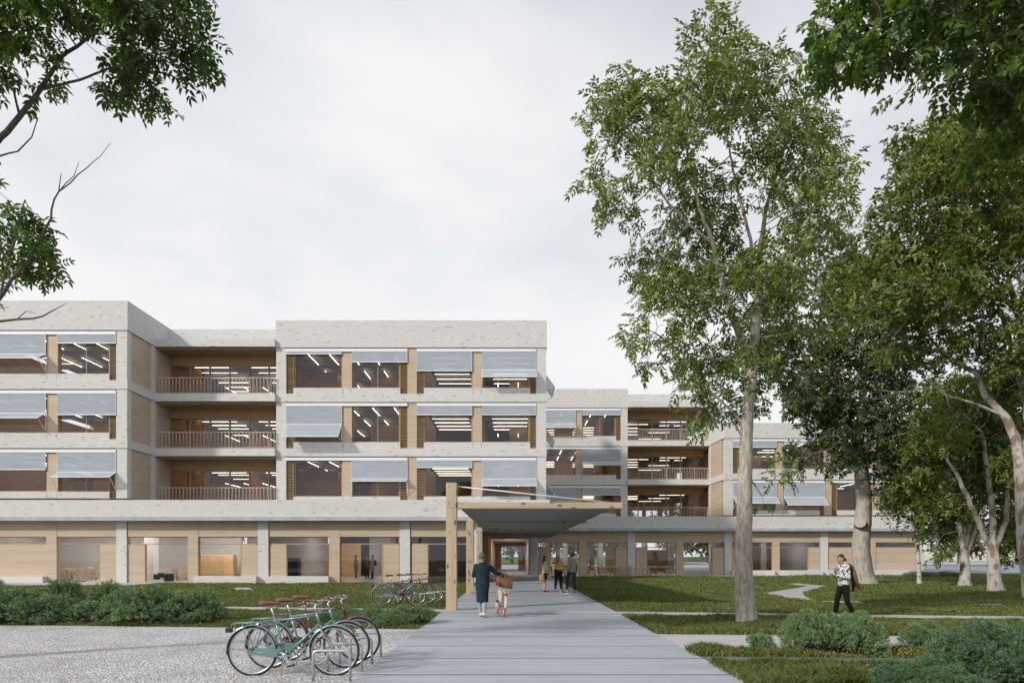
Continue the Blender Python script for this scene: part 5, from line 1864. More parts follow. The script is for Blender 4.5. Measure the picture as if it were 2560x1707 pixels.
def shrubs():
    variants = []
    for sd, sh, lb, nd, nn, w in ((1, 1300, 26, .072, 22, .0062), (2, 1300, 30, .072, 22, .0062), (3, 750, 15, .095, 20, .0085), (4, 2300, 34, .060, 24, .0042), (5, 1500, 28, .052, 18, .0055)):
        variants.append(pine_mesh(sd, sh, lb, nd, nn, w))
    made = {}

    def put(x, y, d, w, h, v, label, group, rz=0., mat=None, dp=None):
        c = at(x, y, d)
        key = (v, mat.name if mat else '')
        if key not in made:
            V, mb = variants[v]
            r = thing('pine_shrub', (0, 0, 0), label, 'shrub', group)
            np_mesh('needles', V, np.arange(len(V)), 3, mat or PINE, r)
            mb.build('stems', STEM, r, True)
            made[key] = r
        else:
            r = copy_tree(made[key])
        r.location = (c[0], d, 0); r.rotation_euler = (0, 0, rz)
        r.scale = (w / 2 / .85, (dp or w) / 2 / .85, h / 1.22)
        tag(r, label, None, group)
    g1 = 'mounded pines along the gravel court'
    g2 = 'low pines between bicycles and path'
    g3 = 'pines in the planting beside the paved paths'
    s = F
    L = [(40, 17.0, 1.9, 1.02, 0, 'broad pine shrub cut by the left frame edge', 0.3), (118, 16.9, 1.5, .92, 1, 'rounded pine shrub second along the gravel, behind the tiny one', 1.2),
         (-60, 17.6, 1.9, 1.35, 1, 'pine shrub behind the broad one at the left frame edge', 2.2),
         (113, 16.5, .62, .42, 2, 'tiny round pine at the gravel edge before the second mound', 0.5), (161, 21.5, 1.15, 1.15, 2, 'upright pine shrub behind the row, below the keyboard window', 2.0),
         (221, 16.8, 1.0, .70, 2, 'middle-sized pine shrub left of the largest mound', 3.0), (275, 19.4, 1.2, 1.08, 0, 'pine shrub showing behind the gap left of the largest mound', 4.0),
         (352, 16.9, 1.85, 1.16, 1, 'largest pine mound of the row, under the drum kit window', 5.0), (484, 17.3, 1.6, .98, 0, 'spreading pine at the path end of the row on the gravel', 1.9),
         (425, 18.0, 1.2, .96, 1, 'pine shrub filling the gap between the two largest mounds', 2.6),
         (290, 16.4, .48, .34, 2, 'very small pine at the gravel edge, foot of the largest mound', 1.0), (478, 16.7, .6, .36, 2, 'low pine tuft before the spreading pine', 3.3)]
    for x, d, w, h, v, lb, rz in L:
        put(x, HY, d, w, h, v, lb, g1, rz)
    L = [(800, 16.6, 1.0, .42, 4, 'low pine just behind the red bicycle front wheel', 1.0), (868, 16.7, 1.1, .50, 4, 'low pine second from the front bicycles', 2.0), (940, 16.8, 1.15, .54, 4, 'low pine in the middle of the low row', 0.),
         (1003, 16.6, 1.1, .55, 4, 'low pine fourth from the front bicycles, near the post', 4.0), (1052, 16.9, 1.0, .57, 4, 'low pine nearest the concrete path and the first post', 5.2), (890, 16.15, .95, .40, 4, 'flat pine tuft at the front of the low row, left', 3.2),
         (975, 16.1, 1.0, .42, 4, 'flat pine tuft at the front of the low row, right', .7), (720, 16.9, .9, .38, 4, 'low pine seen between the bicycle frames', .3)]
    for x, d, w, h, v, lb, rz in L:
        put(x, HY, d, w, h, v, lb, g2, rz)
    L = [(2035, 11.75, 1.08, .86, 3, 'wide pine shrub with bare stems at its foot, below the man with the phone', 0.4), (2135, 11.7, 1.02, .84, 3, 'right half of the double pine mound below the man with the phone', 2.1),
         (1900, 11.95, .52, .40, 2, 'small pine shrub left of the double mound by the plank path', 1.1), (2311, 11.9, .85, .62, 3, 'single pine shrub with dark stems right of the double mound', 3.9)]
    for x, d, w, h, v, lb, rz in L:
        put(x, HY, d, w, h, v, lb, g3, rz, PINE)
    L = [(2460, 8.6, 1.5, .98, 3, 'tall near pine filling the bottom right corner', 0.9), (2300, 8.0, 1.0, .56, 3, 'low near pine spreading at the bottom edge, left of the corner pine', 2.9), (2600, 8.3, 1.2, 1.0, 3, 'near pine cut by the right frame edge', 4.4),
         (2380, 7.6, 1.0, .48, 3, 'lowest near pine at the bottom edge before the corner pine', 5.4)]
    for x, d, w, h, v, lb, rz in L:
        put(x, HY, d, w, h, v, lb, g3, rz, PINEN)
    put(2300, HY, 55, 4.2, .55, 4, 'flat far shrub along the end of the brick building, left piece', 'far flat shrubs', .4, dp=1.4)
    put(2360, HY, 55.5, 3.4, .50, 4, 'flat far shrub along the end of the brick building, right piece', 'far flat shrubs', 2.4, dp=1.4)


shrubs()


# ------------------------------------------------------------------ beyond the building
def background():
    rg = np.random.default_rng(9)
    # one broad tree, then copies
    limbs = [([(0, 0, 0, .35, 'w'), (0, 0, 3, .28, 'w'), (.2, 0, 5, .2, 'w')],)]
    L = [(l[0]) for l in limbs]
    att = []
    for _ in range(16):
        c = np.array([rg.uniform(-2.6, 2.6), rg.uniform(-2.6, 2.6), rg.uniform(2.4, 8.5)])
        v = rg.normal(0, 1, (55, 3)); v /= np.linalg.norm(v, axis=1, keepdims=True)
        att.append(c + v * rg.uniform(.3, 1.5, (55, 1)))
    att = np.concatenate(att)
    X, par, fr, nfix, _ = colonize([([p[:3] for p in L[0]], [p[3] for p in L[0]], False)], att, .6, .6, 4)
    mb, r, ch = tree_mesh(X, par, fr, nfix, .012)
    nch = np.array([len(c) for c in ch])
    sel = np.where((np.arange(len(X)) >= nfix) & ((nch == 0) | (r < .04)))[0]
    V, nv = leaves(X, par, r, sel, ('cluster', 9, .36, .26, False), 1.1, 2, rg)
    first = thing('background_tree', (0, 0, 0), '', 'tree', 'trees beyond the school')
    mb.build('trunk', BARK_GREY, first, True)
    np_mesh('crown', V, np.arange(len(V)), nv, LEAF_BIRCH, first)
    spots = [(-9, 150, 1.2, 'pale green tree far beyond, seen through the entrance corridor on its left'), (0, 155, 1.3, 'pale green tree far beyond, seen straight through the entrance corridor'),
             (10, 150, 1.25, 'pale green tree far beyond, seen through the cafe glass left of the woman in yellow'), (17, 152, 1.2, 'pale green tree far beyond, seen through the cafe glass behind the standing man'),
             (24, 149, 1.3, 'pale green tree far beyond, seen through the cafe glass above the terrace chairs'),
             (72, 110, .85, 'small pale tree far off between the birch and the fluted plane trunk'), (80, 150, 1.1, 'grey-green tree standing at the white house behind the street fence'),
             (95, 122, 1.0, 'grey-green street tree far off between the two pale plane trunks'), (112, 150, 1.3, 'far street tree at the right edge behind the split trunk'),
             (66, 128, 1.1, 'far street tree just beyond the corner of the brick building'), (37, 150, 1.3, 'pale green tree far beyond, seen through the glazing left of the ash trunk'), (44, 153, 1.2, 'pale green tree far beyond, seen through the glazing just beside the ash trunk'), (-70, 160, 1.3, 'pale green tree seen through the strip window at the left frame edge'), (-62, 150, 1.2, 'pale green tree seen through the keyboard room')]
    for i, (x, y, s, lb) in enumerate(spots):
        t = first if i == 0 else copy_tree(first)
        t.location = (x, y, 0); t.scale = (s, s, s * (1 + .1 * (i % 3 - 1))); t.rotation_euler = (0, 0, i * 1.3)
        tag(t, lb)
    h = thing('house', (118, 190, 0), 'white house far off behind the street fence, seen between tree trunks', 'house')
    MB().box(96, 146, 190, 204, 0, 7.2).build('wall', PLASTER, h)
    m = MB(); a, b, t = 7.2, 11, 197
    m.quad((95, 189, a), (147, 189, a), (144, t, b), (98, t, b)); m.quad((147, 205, a), (95, 205, a), (98, t, b), (144, t, b)); m.tri((95, 205, a), (95, 189, a), (98, t, b)); m.tri((147, 189, a), (147, 205, a), (144, t, b))
    m.build('roof', simple('roof_tiles', (.12, .10, .10), .8), h)
    for x in (99, 105, 111, 117, 123, 129, 135, 141):
        w = MB().box(x - .75, x + .75, 189.9, 190.05, 2.6, 5.2).build('window', WHITEM, h)
        MB().box(x - .6, x - .05, 189.86, 189.895, 2.75, 5.05).box(x + .05, x + .6, 189.86, 189.895, 2.75, 5.05).build('pane', simple('far_window_glass', (.10, .12, .15), .2), w)
    f = thing('fence', (100, 176, .1), 'long pale picket fence along the far street', 'fence')
    m = MB()
    for i in range(240):
        x = 62 + i * .36
        m.box(x - .05, x + .05, 176, 176.06, .15, 1.75)
    m.box(62, 148, 176.06, 176.12, .4, .5).box(62, 148, 176.06, 176.12, 1.45, 1.55)
    m.build('pickets', RAILM, f)
    MB().box(62, 148, 175.9, 176.3, .1, .4).build('fence_base', CONC, f)


background()
# ------------------------------------------------------------------ people
def skin_mat(name, c):
    k = NT(name)
    k.base(k.ramp(k.noise(k.coord(), 14, 3), [(.3, tuple(x * .9 for x in c)), (.7, c)]))
    k.b.inputs['Subsurface Weight'].default_value = .1
    k.b.inputs['Subsurface Radius'].default_value = (.02, .01, .005)
    return k.set(.5, 0, .4)


def fabric(name, c, var=.15, scale=10, wr=.25):
    k = NT(name)
    v = k.coord()
    k.base(k.ramp(k.noise(v, scale, 4), [(.3, tuple(x * (1 - var) for x in c)), (.7, tuple(min(1, x * (1 + var)) for x in c))]))
    h = k.math('ADD', k.math('MULTIPLY', k.noise(k.mapping(v, (1, 1, .6)), 11, 3), 1.0), k.math('MULTIPLY', k.noise(v, 160, 2), .08))
    k.bump(h, wr, .05)
    return k.set(.85, 0, .2)


SKIN = skin_mat('skin', (.52, .32, .235))
SKINT = skin_mat('tanned_skin', (.42, .24, .165))
EYEW = simple('eye', (.05, .035, .03), .2)
LIP = simple('lip', (.34, .13, .11), .5)


def fuse(mb, name, mat, parent, voxel=.010, smooth=3):
    """one continuous surface from overlapping volumes"""
    me = bpy.data.meshes.new(name)
    me.from_pydata(mb.v, [], mb.f)
    o = bpy.data.objects.new(name, me); COL.objects.link(o)
    m = o.modifiers.new('fuse', 'REMESH'); m.mode = 'VOXEL'; m.voxel_size = voxel; m.use_smooth_shade = True
    s = o.modifiers.new('soft', 'SMOOTH'); s.iterations = smooth; s.factor = .5
    bpy.context.view_layer.update()
    dg = bpy.context.evaluated_depsgraph_get()
    ev = bpy.data.meshes.new_from_object(o.evaluated_get(dg))
    ev.name = name
    o.modifiers.clear()
    o.data = ev
    bpy.data.meshes.remove(me)
    ev.materials.clear(); ev.materials.append(mat)
    o.parent = parent
    return o


def loft(mb, rings, n=20):
    """closed loft through elliptical rings (x, y, z, rx, ry)"""
    b = len(mb.v)
    for x, y, z, rx, ry in rings:
        for k in range(n):
            a = 2 * math.pi * k / n
            mb.v.append((x + rx * math.cos(a), y + ry * math.sin(a), z))
    for i in range(len(rings) - 1):
        for k in range(n):
            l = (k + 1) % n
            mb.f.append((b + i * n + k, b + i * n + l, b + (i + 1) * n + l, b + (i + 1) * n + k)); mb.s.append(True)
    mb.f.append(tuple(b + k for k in reversed(range(n)))); mb.s.append(True)
    e = b + (len(rings) - 1) * n
    mb.f.append(tuple(e + k for k in range(n))); mb.s.append(True)


def hand(mb, w, d, palm_n, thumb_side, curl=.5, sc=1.0):
    """palm and five fingers from the wrist w along d; palm_n points out of the palm"""
    w, d, pn = Vector(w), Vector(d).normalized(), Vector(palm_n)
    pn = (pn - d * pn.dot(d)).normalized()
    sd = d.cross(pn).normalized() * thumb_side
    for t in (-.022, 0, .022):
        mb.cone(w + d * .02 * sc + sd * t * .7 * sc, w + d * .085 * sc + sd * t * sc, .017 * sc, .015 * sc, 8)
    for i, (t, L) in enumerate(((.032, .068), (.011, .078), (-.011, .072), (-.031, .056))):
        p = w + d * .09 * sc + sd * t * sc
        a1, a2 = curl * .8, curl * 1.7
        q = p + (d * math.cos(a1) + pn * math.sin(a1)) * L * .55 * sc
        e = q + (d * math.cos(a2) + pn * math.sin(a2)) * L * .45 * sc
        mb.cone(p, q, .0095 * sc, .009 * sc, 8); mb.cone(q, e, .009 * sc, .0078 * sc, 8)
    p = w + d * .03 * sc + sd * .028 * sc
    q = p + (d * .6 + sd * .7 + pn * .3).normalized() * .042 * sc
    e = q + (d * .9 + sd * .2 + pn * .4).normalized() * .032 * sc
    mb.cone(p, q, .012 * sc, .010 * sc, 8); mb.cone(q, e, .010 * sc, .0085 * sc, 8)


def person(label, loc, rz, P, H=1.7, skin=SKIN, top=None, sleeve='long', legs=None, leglen='long', shoes=None, female=False, coat=None, hair=None, yaw=0., pitch=0.,
           glasses=False, hairstyle='short', hands=(None, None), shoe_style='shoe', voxel=.0095):
    """P overrides joints of a standing figure facing +Y (metres for 1.7 m)"""
    s = H / 1.7
    r = thing('person', loc, label, 'person', None, rz)
    J = dict(pel=(0, 0, .93), ch=(0, .01, 1.24), nk=(0, 0, 1.425), hd=(0, .02, 1.575), ls=(-.175, 0, 1.37), rs=(.175, 0, 1.37), le=(-.215, -.02, 1.10), re=(.215, -.02, 1.10), lw=(-.215, .03, .865), rw=(.215, .03, .865),
             lh=(-.085, 0, .90), rh=(.085, 0, .90), lk=(-.095, .015, .49), rk=(.095, .015, .49), la=(-.10, 0, .085), ra=(.10, 0, .085), lt=(-.115, .15, .03), rt=(.115, .15, .03))
    if female:
        J['ls'] = (-.155, 0, 1.365); J['rs'] = (.155, 0, 1.365); J['le'] = (-.19, -.02, 1.10); J['re'] = (.19, -.02, 1.10)
    J.update(P)
    J = {k: Vector(v) * s for k, v in J.items()}
    fw = 0.92 if female else 1.0
    dx = Vector((s, 0, 0)); dy = Vector((0, s, 0)); dz = Vector((0, 0, s))
    Rh = Matrix.Rotation(yaw, 4, 'Z') @ Matrix.Rotation(pitch, 4, 'X')
    HM = Matrix.Translation(J['hd']) @ Rh @ Matrix.Scale(s, 4)

    def torso(mb, k, low=True):
        pel, ch, nk = J['pel'], J['ch'], J['nk']
        w = (pel + ch) / 2
        for sg in (-1, 1):
            mb.cone(pel + dx * sg * .07 * 1.0, w + dx * sg * .055 * fw, (.105 + k) * s, (.095 * fw + k) * s)
            mb.cone(w + dx * sg * .055 * fw, ch + dx * sg * .075 * fw, (.095 * fw + k) * s, (.105 * fw + k) * s)
        mb.cone(J['ls'] * .85 + J['rs'] * .15, J['rs'] * .85 + J['ls'] * .15, (.062 + k) * s, (.062 + k) * s)
        mb.cone(ch + dz * .05, nk - dz * .03, (.10 * fw + k) * s, (.055 + k * .5) * s)
        if female:
            for sg in (-1, 1):
                mb.ball(ch + dx * sg * .065 + dy * .085 - dz * .0, (.06 + k * .6) * s, 12, 8)

    def arm(mb, q, k, part='both'):
        sh, el, wr = J[q + 's'], J[q + 'e'], J[q + 'w']
        mb.cone(sh, el, (.052 * fw + k) * s, (.042 * fw + k) * s)
        if part == 'both':
            mb.cone(el, wr, (.042 * fw + k) * s, (.029 * fw + k) * s)

    def leg(mb, q, k, end=1.0):
        h, kn, an = J[q + 'h'], J[q + 'k'], J[q + 'a']
        mb.cone(h, kn, (.088 + k) * s, (.056 + k) * s)
        cf = kn.lerp(an, .3) - dy * .012
        e = kn.lerp(an, end)
        if end > .3:
            mb.cone(kn, cf, (.056 + k) * s, (.056 + k) * s); mb.cone(cf, e, (.056 + k) * s, (.04 + k) * s)

    B = MB()
    torso(B, 0)
    mid = MB()
    for q in 'lr':
        leg(B, q, 0); arm(B, q, 0)
        B.cone(J[q + 'a'], J[q + 't'] + dz * .008, .04 * s, .028 * s)
        sg = -1 if q == 'l' else 1
        hp = hands[0 if q == 'l' else 1] or {}
        d = hp.get('d', (J[q + 'w'] - J[q + 'e']))
        hand(B, J[q + 'w'], d, hp.get('n', (-sg, .2, 0)), hp.get('t', -1 if q == 'l' else 1) , hp.get('curl', .5), s * .95)
    # neck and head
    B.cone(J['nk'] - dz * .02, J['hd'] - dz * .06 - dy * .01, .05 * fw * s, .047 * fw * s)
    hb = MB()
    hb.ball((0, -.012, .025), .094, 18, 12, (.80, 1.02, 1.0)); hb.ball((0, .028, -.035), .066, 14, 10, (.84, .95, 1.2)); hb.ball((0, .055, -.088), .026, 10, 8, (1.15, 1, .8))
    hb.cone((0, .085, .012), (0, .103, -.022), .011, .015, 8)
    for sg in (-1, 1):
        hb.ball((sg * .078, -.005, -.012), .022, 8, 6, (.4, .8, 1.3))
        hb.ball((sg * .035, .068, -.03), .024, 8, 6)
    hb.ball((0, .088, -.055), .014, 8, 6, (1.5, .7, .7))
    hb.xform(HM)
    n = len(B.v); B.v += hb.v; B.f += [tuple(n + i for i in f) for f in hb.f]; B.s += hb.s
    body = fuse(B, 'body', skin, r, voxel, 2)
    for sg in (-1, 1):
        e = MB().ball((sg * .031, .077, .004), .0115, 8, 6, (1.2, .6, .8)).xform(HM); e.build('eye', EYEW, r, True)
    MB().ball((0, .099, -.055), .01, 8, 6, (2.0, .5, .45)).xform(HM).build('mouth', LIP, r, True)
    if glasses:
        g = MB()
        for sg in (-1, 1):
            g.ball((sg * .034, .088, .002), .026, 10, 6, (1.1, .35, .85))
            g.bar((sg * .06, .085, .008), (sg * .08, 0, .006), .006, .008)
        g.bar((-.02, .094, .006), (.02, .094, .006), .006, .006)
        g.xform(HM); g.build('sunglasses', BLACKP, r, True)
    # clothing
    if top:
        m = MB(); torso(m, .018 if sleeve != 'none' else .008)
        for q in 'lr':
            if sleeve == 'long':
                arm(m, q, .016)
            elif sleeve == 'half':
                sh, el = J[q + 's'], J[q + 'e']
                m.cone(sh, sh.lerp(el, .85), .07 * s, .085 * s)
        if sleeve == 'none':
            m = MB(); pel, ch = J['pel'], J['ch']; w = (pel + ch) / 2
            for sg in (-1, 1):
                m.cone(pel + dz * .06 + dx * sg * .062, w + dx * sg * .055 * fw, .102 * s, .100 * fw * s)
                m.cone(w + dx * sg * .055 * fw, ch + dx * sg * .07 * fw - dz * .01, .1 * fw * s, .108 * fw * s)
                m.ball(ch + dx * sg * .065 + dy * .085, .066 * s, 12, 8)
                m.cone(ch + dx * sg * .09 + dy * .07 + dz * .03, J[('l' if sg < 0 else 'r') + 's'] * .7 + J['nk'] * .3 + dz * .045, .02 * s, .018 * s)
        fuse(m, 'shirt', top, r, .011, 3)
    if coat:
        m = MB()
        (cx, cy, cz) = J['ch']
        rings = [(0, 0, coat['hem'], coat.get('wh', .165), coat.get('dh', .15)), (0, 0, .62, .165, .14), (0, 0, .85, .195, .15), (0, 0, .95, .195, .15), (0, 0, 1.05, .182, .14), (0, 0, 1.22, .195, .145), (0, 0, 1.35, .185, .125), (0, 0, 1.425, .13, .10), (0, .0, 1.485, .082, .085)]
        f = J['ch'] / s
        loft(m, [((x + f.x * min(1, z / 1.24)) * s, (y + f.y * min(1, z / 1.24)) * s, z * s, rx * s, ry * s) for x, y, z, rx, ry in rings])
        for q in 'lr':
            sh, el, wr = J[q + 's'], J[q + 'e'], J[q + 'w']
            m.cone(sh, el, .075 * s, .064 * s); m.cone(el, el.lerp(wr, .93), .064 * s, .05 * s)
        fuse(m, 'coat', coat['mat'], r, .012, 3)
    if legs:
        m = MB()
        pel = J['pel']
        for sg in (-1, 1):
            kk = .10 if coat else .112
            m.cone(pel + dx * sg * (.05 if coat else .07) + dz * .05, pel + dx * sg * (.05 if coat else .075) - dz * .03, kk * s, kk * s)
        en = {'long': .9, 'short': 0, 'ankle': .82}[leglen]
        for q in 'lr':
            if leglen == 'short':
                h, kn = J[q + 'h'], J[q + 'k']
                m.cone(h, h.lerp(kn, .62), .108 * s, .092 * s)
            else:
                leg(m, q, .012, en)
        fuse(m, 'shorts' if leglen == 'short' else 'trousers', legs, r, .011, 2)
    if shoes:
        for q in 'lr':
            a, t = J[q + 'a'], J[q + 't']
            d = (t - a); dh = Vector((d.x, d.y, 0)).normalized()
            m = MB()
            heel = a - dh * .035 * s - dz * .035
            m.cone(heel, t + dh * .03 * s + dz * .012, .045 * s, .036 * s); m.cone(a - dz * .02, heel, .046 * s, .043 * s)
            if shoe_style == 'sandal':
                m = MB(); m.cone(heel - dz * .01, t + dh * .03 * s + dz * .0, .036 * s, .032 * s); m.cone(a + dx * .03, a - dx * .03, .03 * s, .03 * s)
            o = fuse(m, 'shoe', shoes, r, .011, 2)
            mo = MB(); sd = Vector((-dh.y, dh.x, 0))
            zz = min(heel.z, t.z) - .028 * s
            up = ((t - heel).normalized())
            mo.obox((heel + t) / 2 + dh * .01 - Vector((0, 0, .034 * s)), up * ((t - heel).length / 2 + .045 * s), sd * .042 * s, up.cross(sd).normalized() * .011 * s)
            mo.build('sole', PLASTER if shoe_style == 'shoe' else BLACKP, o, True)
    # hair or hat
    if hair:
        m = MB()
        if hairstyle == 'beanie':
            m.ball((0, -.015, .055), .108, 18, 12, (.86, 1.0, 1.0)); m.cone((0, -.035, .11), (0, -.05, .15), .075, .045, 14)
            m.lathe([(.098, -.005), (.104, .01), (.104, .04), (.096, .055)], (0, -.012, .0), 20)
        else:
            m.ball((0, -.03, .04), .099, 18, 12, (.86, .98, .98)) if hairstyle != 'locks' else m.ball((0, -.03, .058), .088, 14, 10, (.84, 1.02, .92))
            if hairstyle == 'long':
                for sg in (-1, 0, 1):
                    m.cone((sg * .045, -.07, .02), (sg * .05, -.095, -.22), .05, .03, 10)
                m.ball((0, -.06, .135), .045, 12, 8)
            if hairstyle == 'loose':
                for sg in (-1, 1):
                    m.cone((sg * .07, -.02, .03), (sg * .085, -.02, -.10), .035, .035, 10); m.cone((sg * .085, -.02, -.10), (sg * .10, .07, -.30), .035, .018, 10)
                m.cone((0, -.07, .03), (0, -.09, -.2), .07, .04)
            if hairstyle == 'bob':
                m.cone((0, -.06, .02), (0, -.07, -.08), .07, .05)
            if hairstyle == 'locks':
                rr = random.Random(4)
                m.ball((0, -.015, .075), .078, 14, 10, (.72, 1.1, .7))
                for i in range(26):
                    a = rr.uniform(-2.6, -.55); x = .075 * math.cos(a); y = .08 * math.sin(a)
                    m.cone((x * .9, y * .9 - .01, .06), (x * 1.15, y * 1.35 - .02, rr.uniform(-.09, -.03)), .017, .011, 8)
        m.xform(HM)
        fuse(m, 'hat' if hairstyle == 'beanie' else 'hair', hair, r, .009, 1)
    return r


HAIRB = simple('dark_brown_hair', (.035, .02, .014), .45, 0, .35, 60)
HAIRL = simple('brown_hair', (.10, .055, .03), .45, 0, .35, 60)
HAIRK = simple('black_hair', (.012, .011, .011), .45, 0, .35, 60)
DENIMK = fabric('black_denim', (.022, .022, .025))
CHAR = fabric('charcoal_denim', (.035, .036, .042))
WHITESHOE = simple('white_shoe', (.62, .57, .52), .6, 0, .1)
DGREEN = simple('dark_green_shoe', (.018, .035, .025), .7, 0, .3)


def mat_print():
    k = NT('floral_print')
    v = k.coord()
    n1 = k.noise(k.mapping(v, (16, 16, 13)), 1.0, 1.5, .4)
    n2 = k.noise(k.mapping(v, (34, 34, 26), (3, 1, 2)), 1.0, 3, .6)
    f = k.math('ADD', k.math('MULTIPLY', n1, .6), k.math('MULTIPLY', n2, .4))
    k.base(k.ramp(f, [(.50, (.60, .61, .62)), (.535, (.10, .105, .115)), (.7, (.05, .05, .055))]))
    k.bump(k.noise(v, 12, 3), .3, .05)
    return k.set(.85, 0, .2)


def people():
    # woman in the long coat, pushing the cream bicycle
    person('person in long dark teal coat and grey beanie walking away, pushing the cream bicycle', (-.80, 18.45, .03), 0,
           dict(ch=(0, .03, 1.24), nk=(0, .03, 1.43), hd=(-.01, .04, 1.58), ls=(-.165, .02, 1.37), rs=(.165, .02, 1.37), le=(-.235, .06, 1.12), lw=(-.125, .15, 1.40), re=(.36, .16, 1.20), rw=(.555, .36, 1.12),
                lh=(-.08, .02, .9), rh=(.08, 0, .9), lk=(-.06, .16, .50), la=(-.05, .26, .10), lt=(-.06, .41, .04), rk=(.06, -.02, .48), ra=(.045, -.16, .14), rt=(.06, -.03, .03)),
           1.70, top=None, legs=fabric('pale_grey_jeans', (.34, .34, .37)), shoes=WHITESHOE, female=True, coat=dict(hem=.40, wh=.165, dh=.16, mat=fabric('dark_teal_coat', (.014, .028, .037), .35, 7, .8)),
           hair=fabric('grey_knit', (.085, .10, .105), .2, 40, .6), hairstyle='beanie', pitch=-.05, hands=(dict(d=(.3, .1, .9), n=(.9, .2, -.2), curl=.7), dict(d=(.6, .55, -.35), n=(0, 0, -1), curl=1.25)))
    # bag lying on the rack
    bag = thing('travel_bag', (-.24, 18.43, .80), 'brown leather travel bag strapped on the rack of the cream bicycle', 'bag')
    LEA = simple('tan_leather', (.17, .062, .028), .38, 0, .35, 9, .5, .3)
    m = MB()
    rings = []
    for i, t in enumerate(np.linspace(-1, 1, 13)):
        q = (1 - abs(t) ** 5) * .18 + .82
        rings.append((t, q))
    b0 = len(m.v)
    for t, q in rings:
        for k in range(16):
            a = 2 * math.pi * k / 16
            c_, s_ = math.cos(a), math.sin(a)
            yy = .125 * q * math.copysign(abs(c_) ** .7, c_); zz = .13 * q * math.copysign(abs(s_) ** .75, s_)
            m.v.append((-.24 + t * .225 + .03, 18.43 + yy * (1 - .25 * max(0, s_)), .955 + zz - .05 * t))
    for i in range(12):
        for k in range(16):
            l = (k + 1) % 16
            m.f.append((b0 + i * 16 + k, b0 + i * 16 + l, b0 + (i + 1) * 16 + l, b0 + (i + 1) * 16 + k)); m.s.append(True)
    m.f.append(tuple(b0 + k for k in range(16))); m.s.append(False)
    m.f.append(tuple(b0 + 12 * 16 + k for k in range(16))); m.s.append(False)
    m.build('bag_body', LEA, bag)
    for y in (18.36, 18.5):
        MB().tube([(-.21 + x, y, 1.05 + z) for x, z in ((-.12, .0), (-.11, .08), (-.04, .14), (.04, .135), (.10, .07), (.11, .0))], .010, 6).build('handle', LEA, bag)
    for x in (-.32, -.10):
        MB().tube([(x, 18.43 + .135 * math.cos(a), .955 + .14 * math.sin(a)) for a in np.linspace(0, 6.28, 18)[:-1]], .011, 4, True).build('strap', simple('dark_strap', (.11, .04, .02), .4), bag)
    # three people talking
    person('person in cream shirt and black shorts standing with a straw bag', (1.51, 31.4, .03), math.radians(-78),
           dict(le=(-.20, -.04, 1.10), lw=(-.15, .12, .92), re=(.19, -.06, 1.10), rw=(.15, .13, .92), lk=(-.09, .05, .49), la=(-.09, .02, .085), lt=(-.1, .17, .03), rk=(.09, .0, .49), ra=(.10, -.05, .085), rt=(.11, .10, .03)),
           1.64, skin=SKIN, top=fabric('cream_linen', (.58, .52, .40)), sleeve='half', legs=DENIMK, leglen='short', shoes=DGREEN, shoe_style='sandal', female=True, hair=HAIRB, hairstyle='long', glasses=True)
    sb = thing('shoulder_bag', (1.38, 31.22, .6), 'woven straw bag hanging at the hip of the person in the cream shirt', 'bag')
    STR = simple('woven_straw', (.34, .22, .12), .8, 0, .3, 40)
    m = MB(); loft(m, [(1.37, 31.18, .53, .09, .03), (1.37, 31.18, .57, .13, .05), (1.37, 31.18, .70, .125, .055), (1.37, 31.18, .82, .10, .045), (1.37, 31.18, .86, .09, .03)]); m.build('bag_body', STR, sb)
    MB().tube([(1.29, 31.18, .85), (1.33, 31.22, 1.15), (1.42, 31.25, 1.40), (1.50, 31.3, 1.39), (1.46, 31.22, 1.1), (1.45, 31.18, .85)], .007, 5).build('strap', STR, sb)
    person('person in yellow top, hand raised to the head, holding the black bicycle', (2.14, 31.5, .03), math.radians(180),
           dict(hd=(0, .02, 1.57), re=(.30, .10, 1.27), rw=(.13, .10, 1.56), le=(-.235, .02, 1.12), lw=(-.37, .20, .99), lk=(-.10, .06, .49), la=(-.13, -.03, .085), lt=(-.15, .12, .03), rk=(.12, .04, .49), ra=(.15, .05, .085), rt=(.17, .20, .03)),
           1.69, skin=SKIN, top=fabric('yellow_jersey', (.66, .43, .04), .1), sleeve='none', legs=fabric('black_leggings', (.014, .014, .016), .1), leglen='ankle', shoes=simple('yellow_black_shoe', (.06, .055, .02), .6, 0, .7, 30), female=True, hair=HAIRL, hairstyle='loose',
           glasses=True, yaw=.6, hands=(dict(d=(-.2, .6, -.3), n=(0, 0, -1), curl=1.2), dict(d=(-.5, -.1, .6), n=(-.7, -.5, 0), curl=.5)))
    person('person in sage green jumper and charcoal jeans seen from behind', (2.66, 30.2, .03), math.radians(38),
           dict(lh=(-.09, .0, .92), rh=(.09, 0, .92), lk=(-.15, .20, .52), la=(-.20, .06, .085), lt=(-.26, .20, .03), rk=(.10, -.01, .50), ra=(.12, -.06, .085), rt=(.18, .08, .03), le=(-.24, -.03, 1.12), lw=(-.26, .05, .88), re=(.24, -.05, 1.12), rw=(.24, .0, .88)),
           1.79, top=fabric('sage_knit', (.24, .25, .175), .08, 20), legs=CHAR, leglen='ankle', shoes=DGREEN, hair=HAIRB, hairstyle='short', glasses=True, yaw=.35)
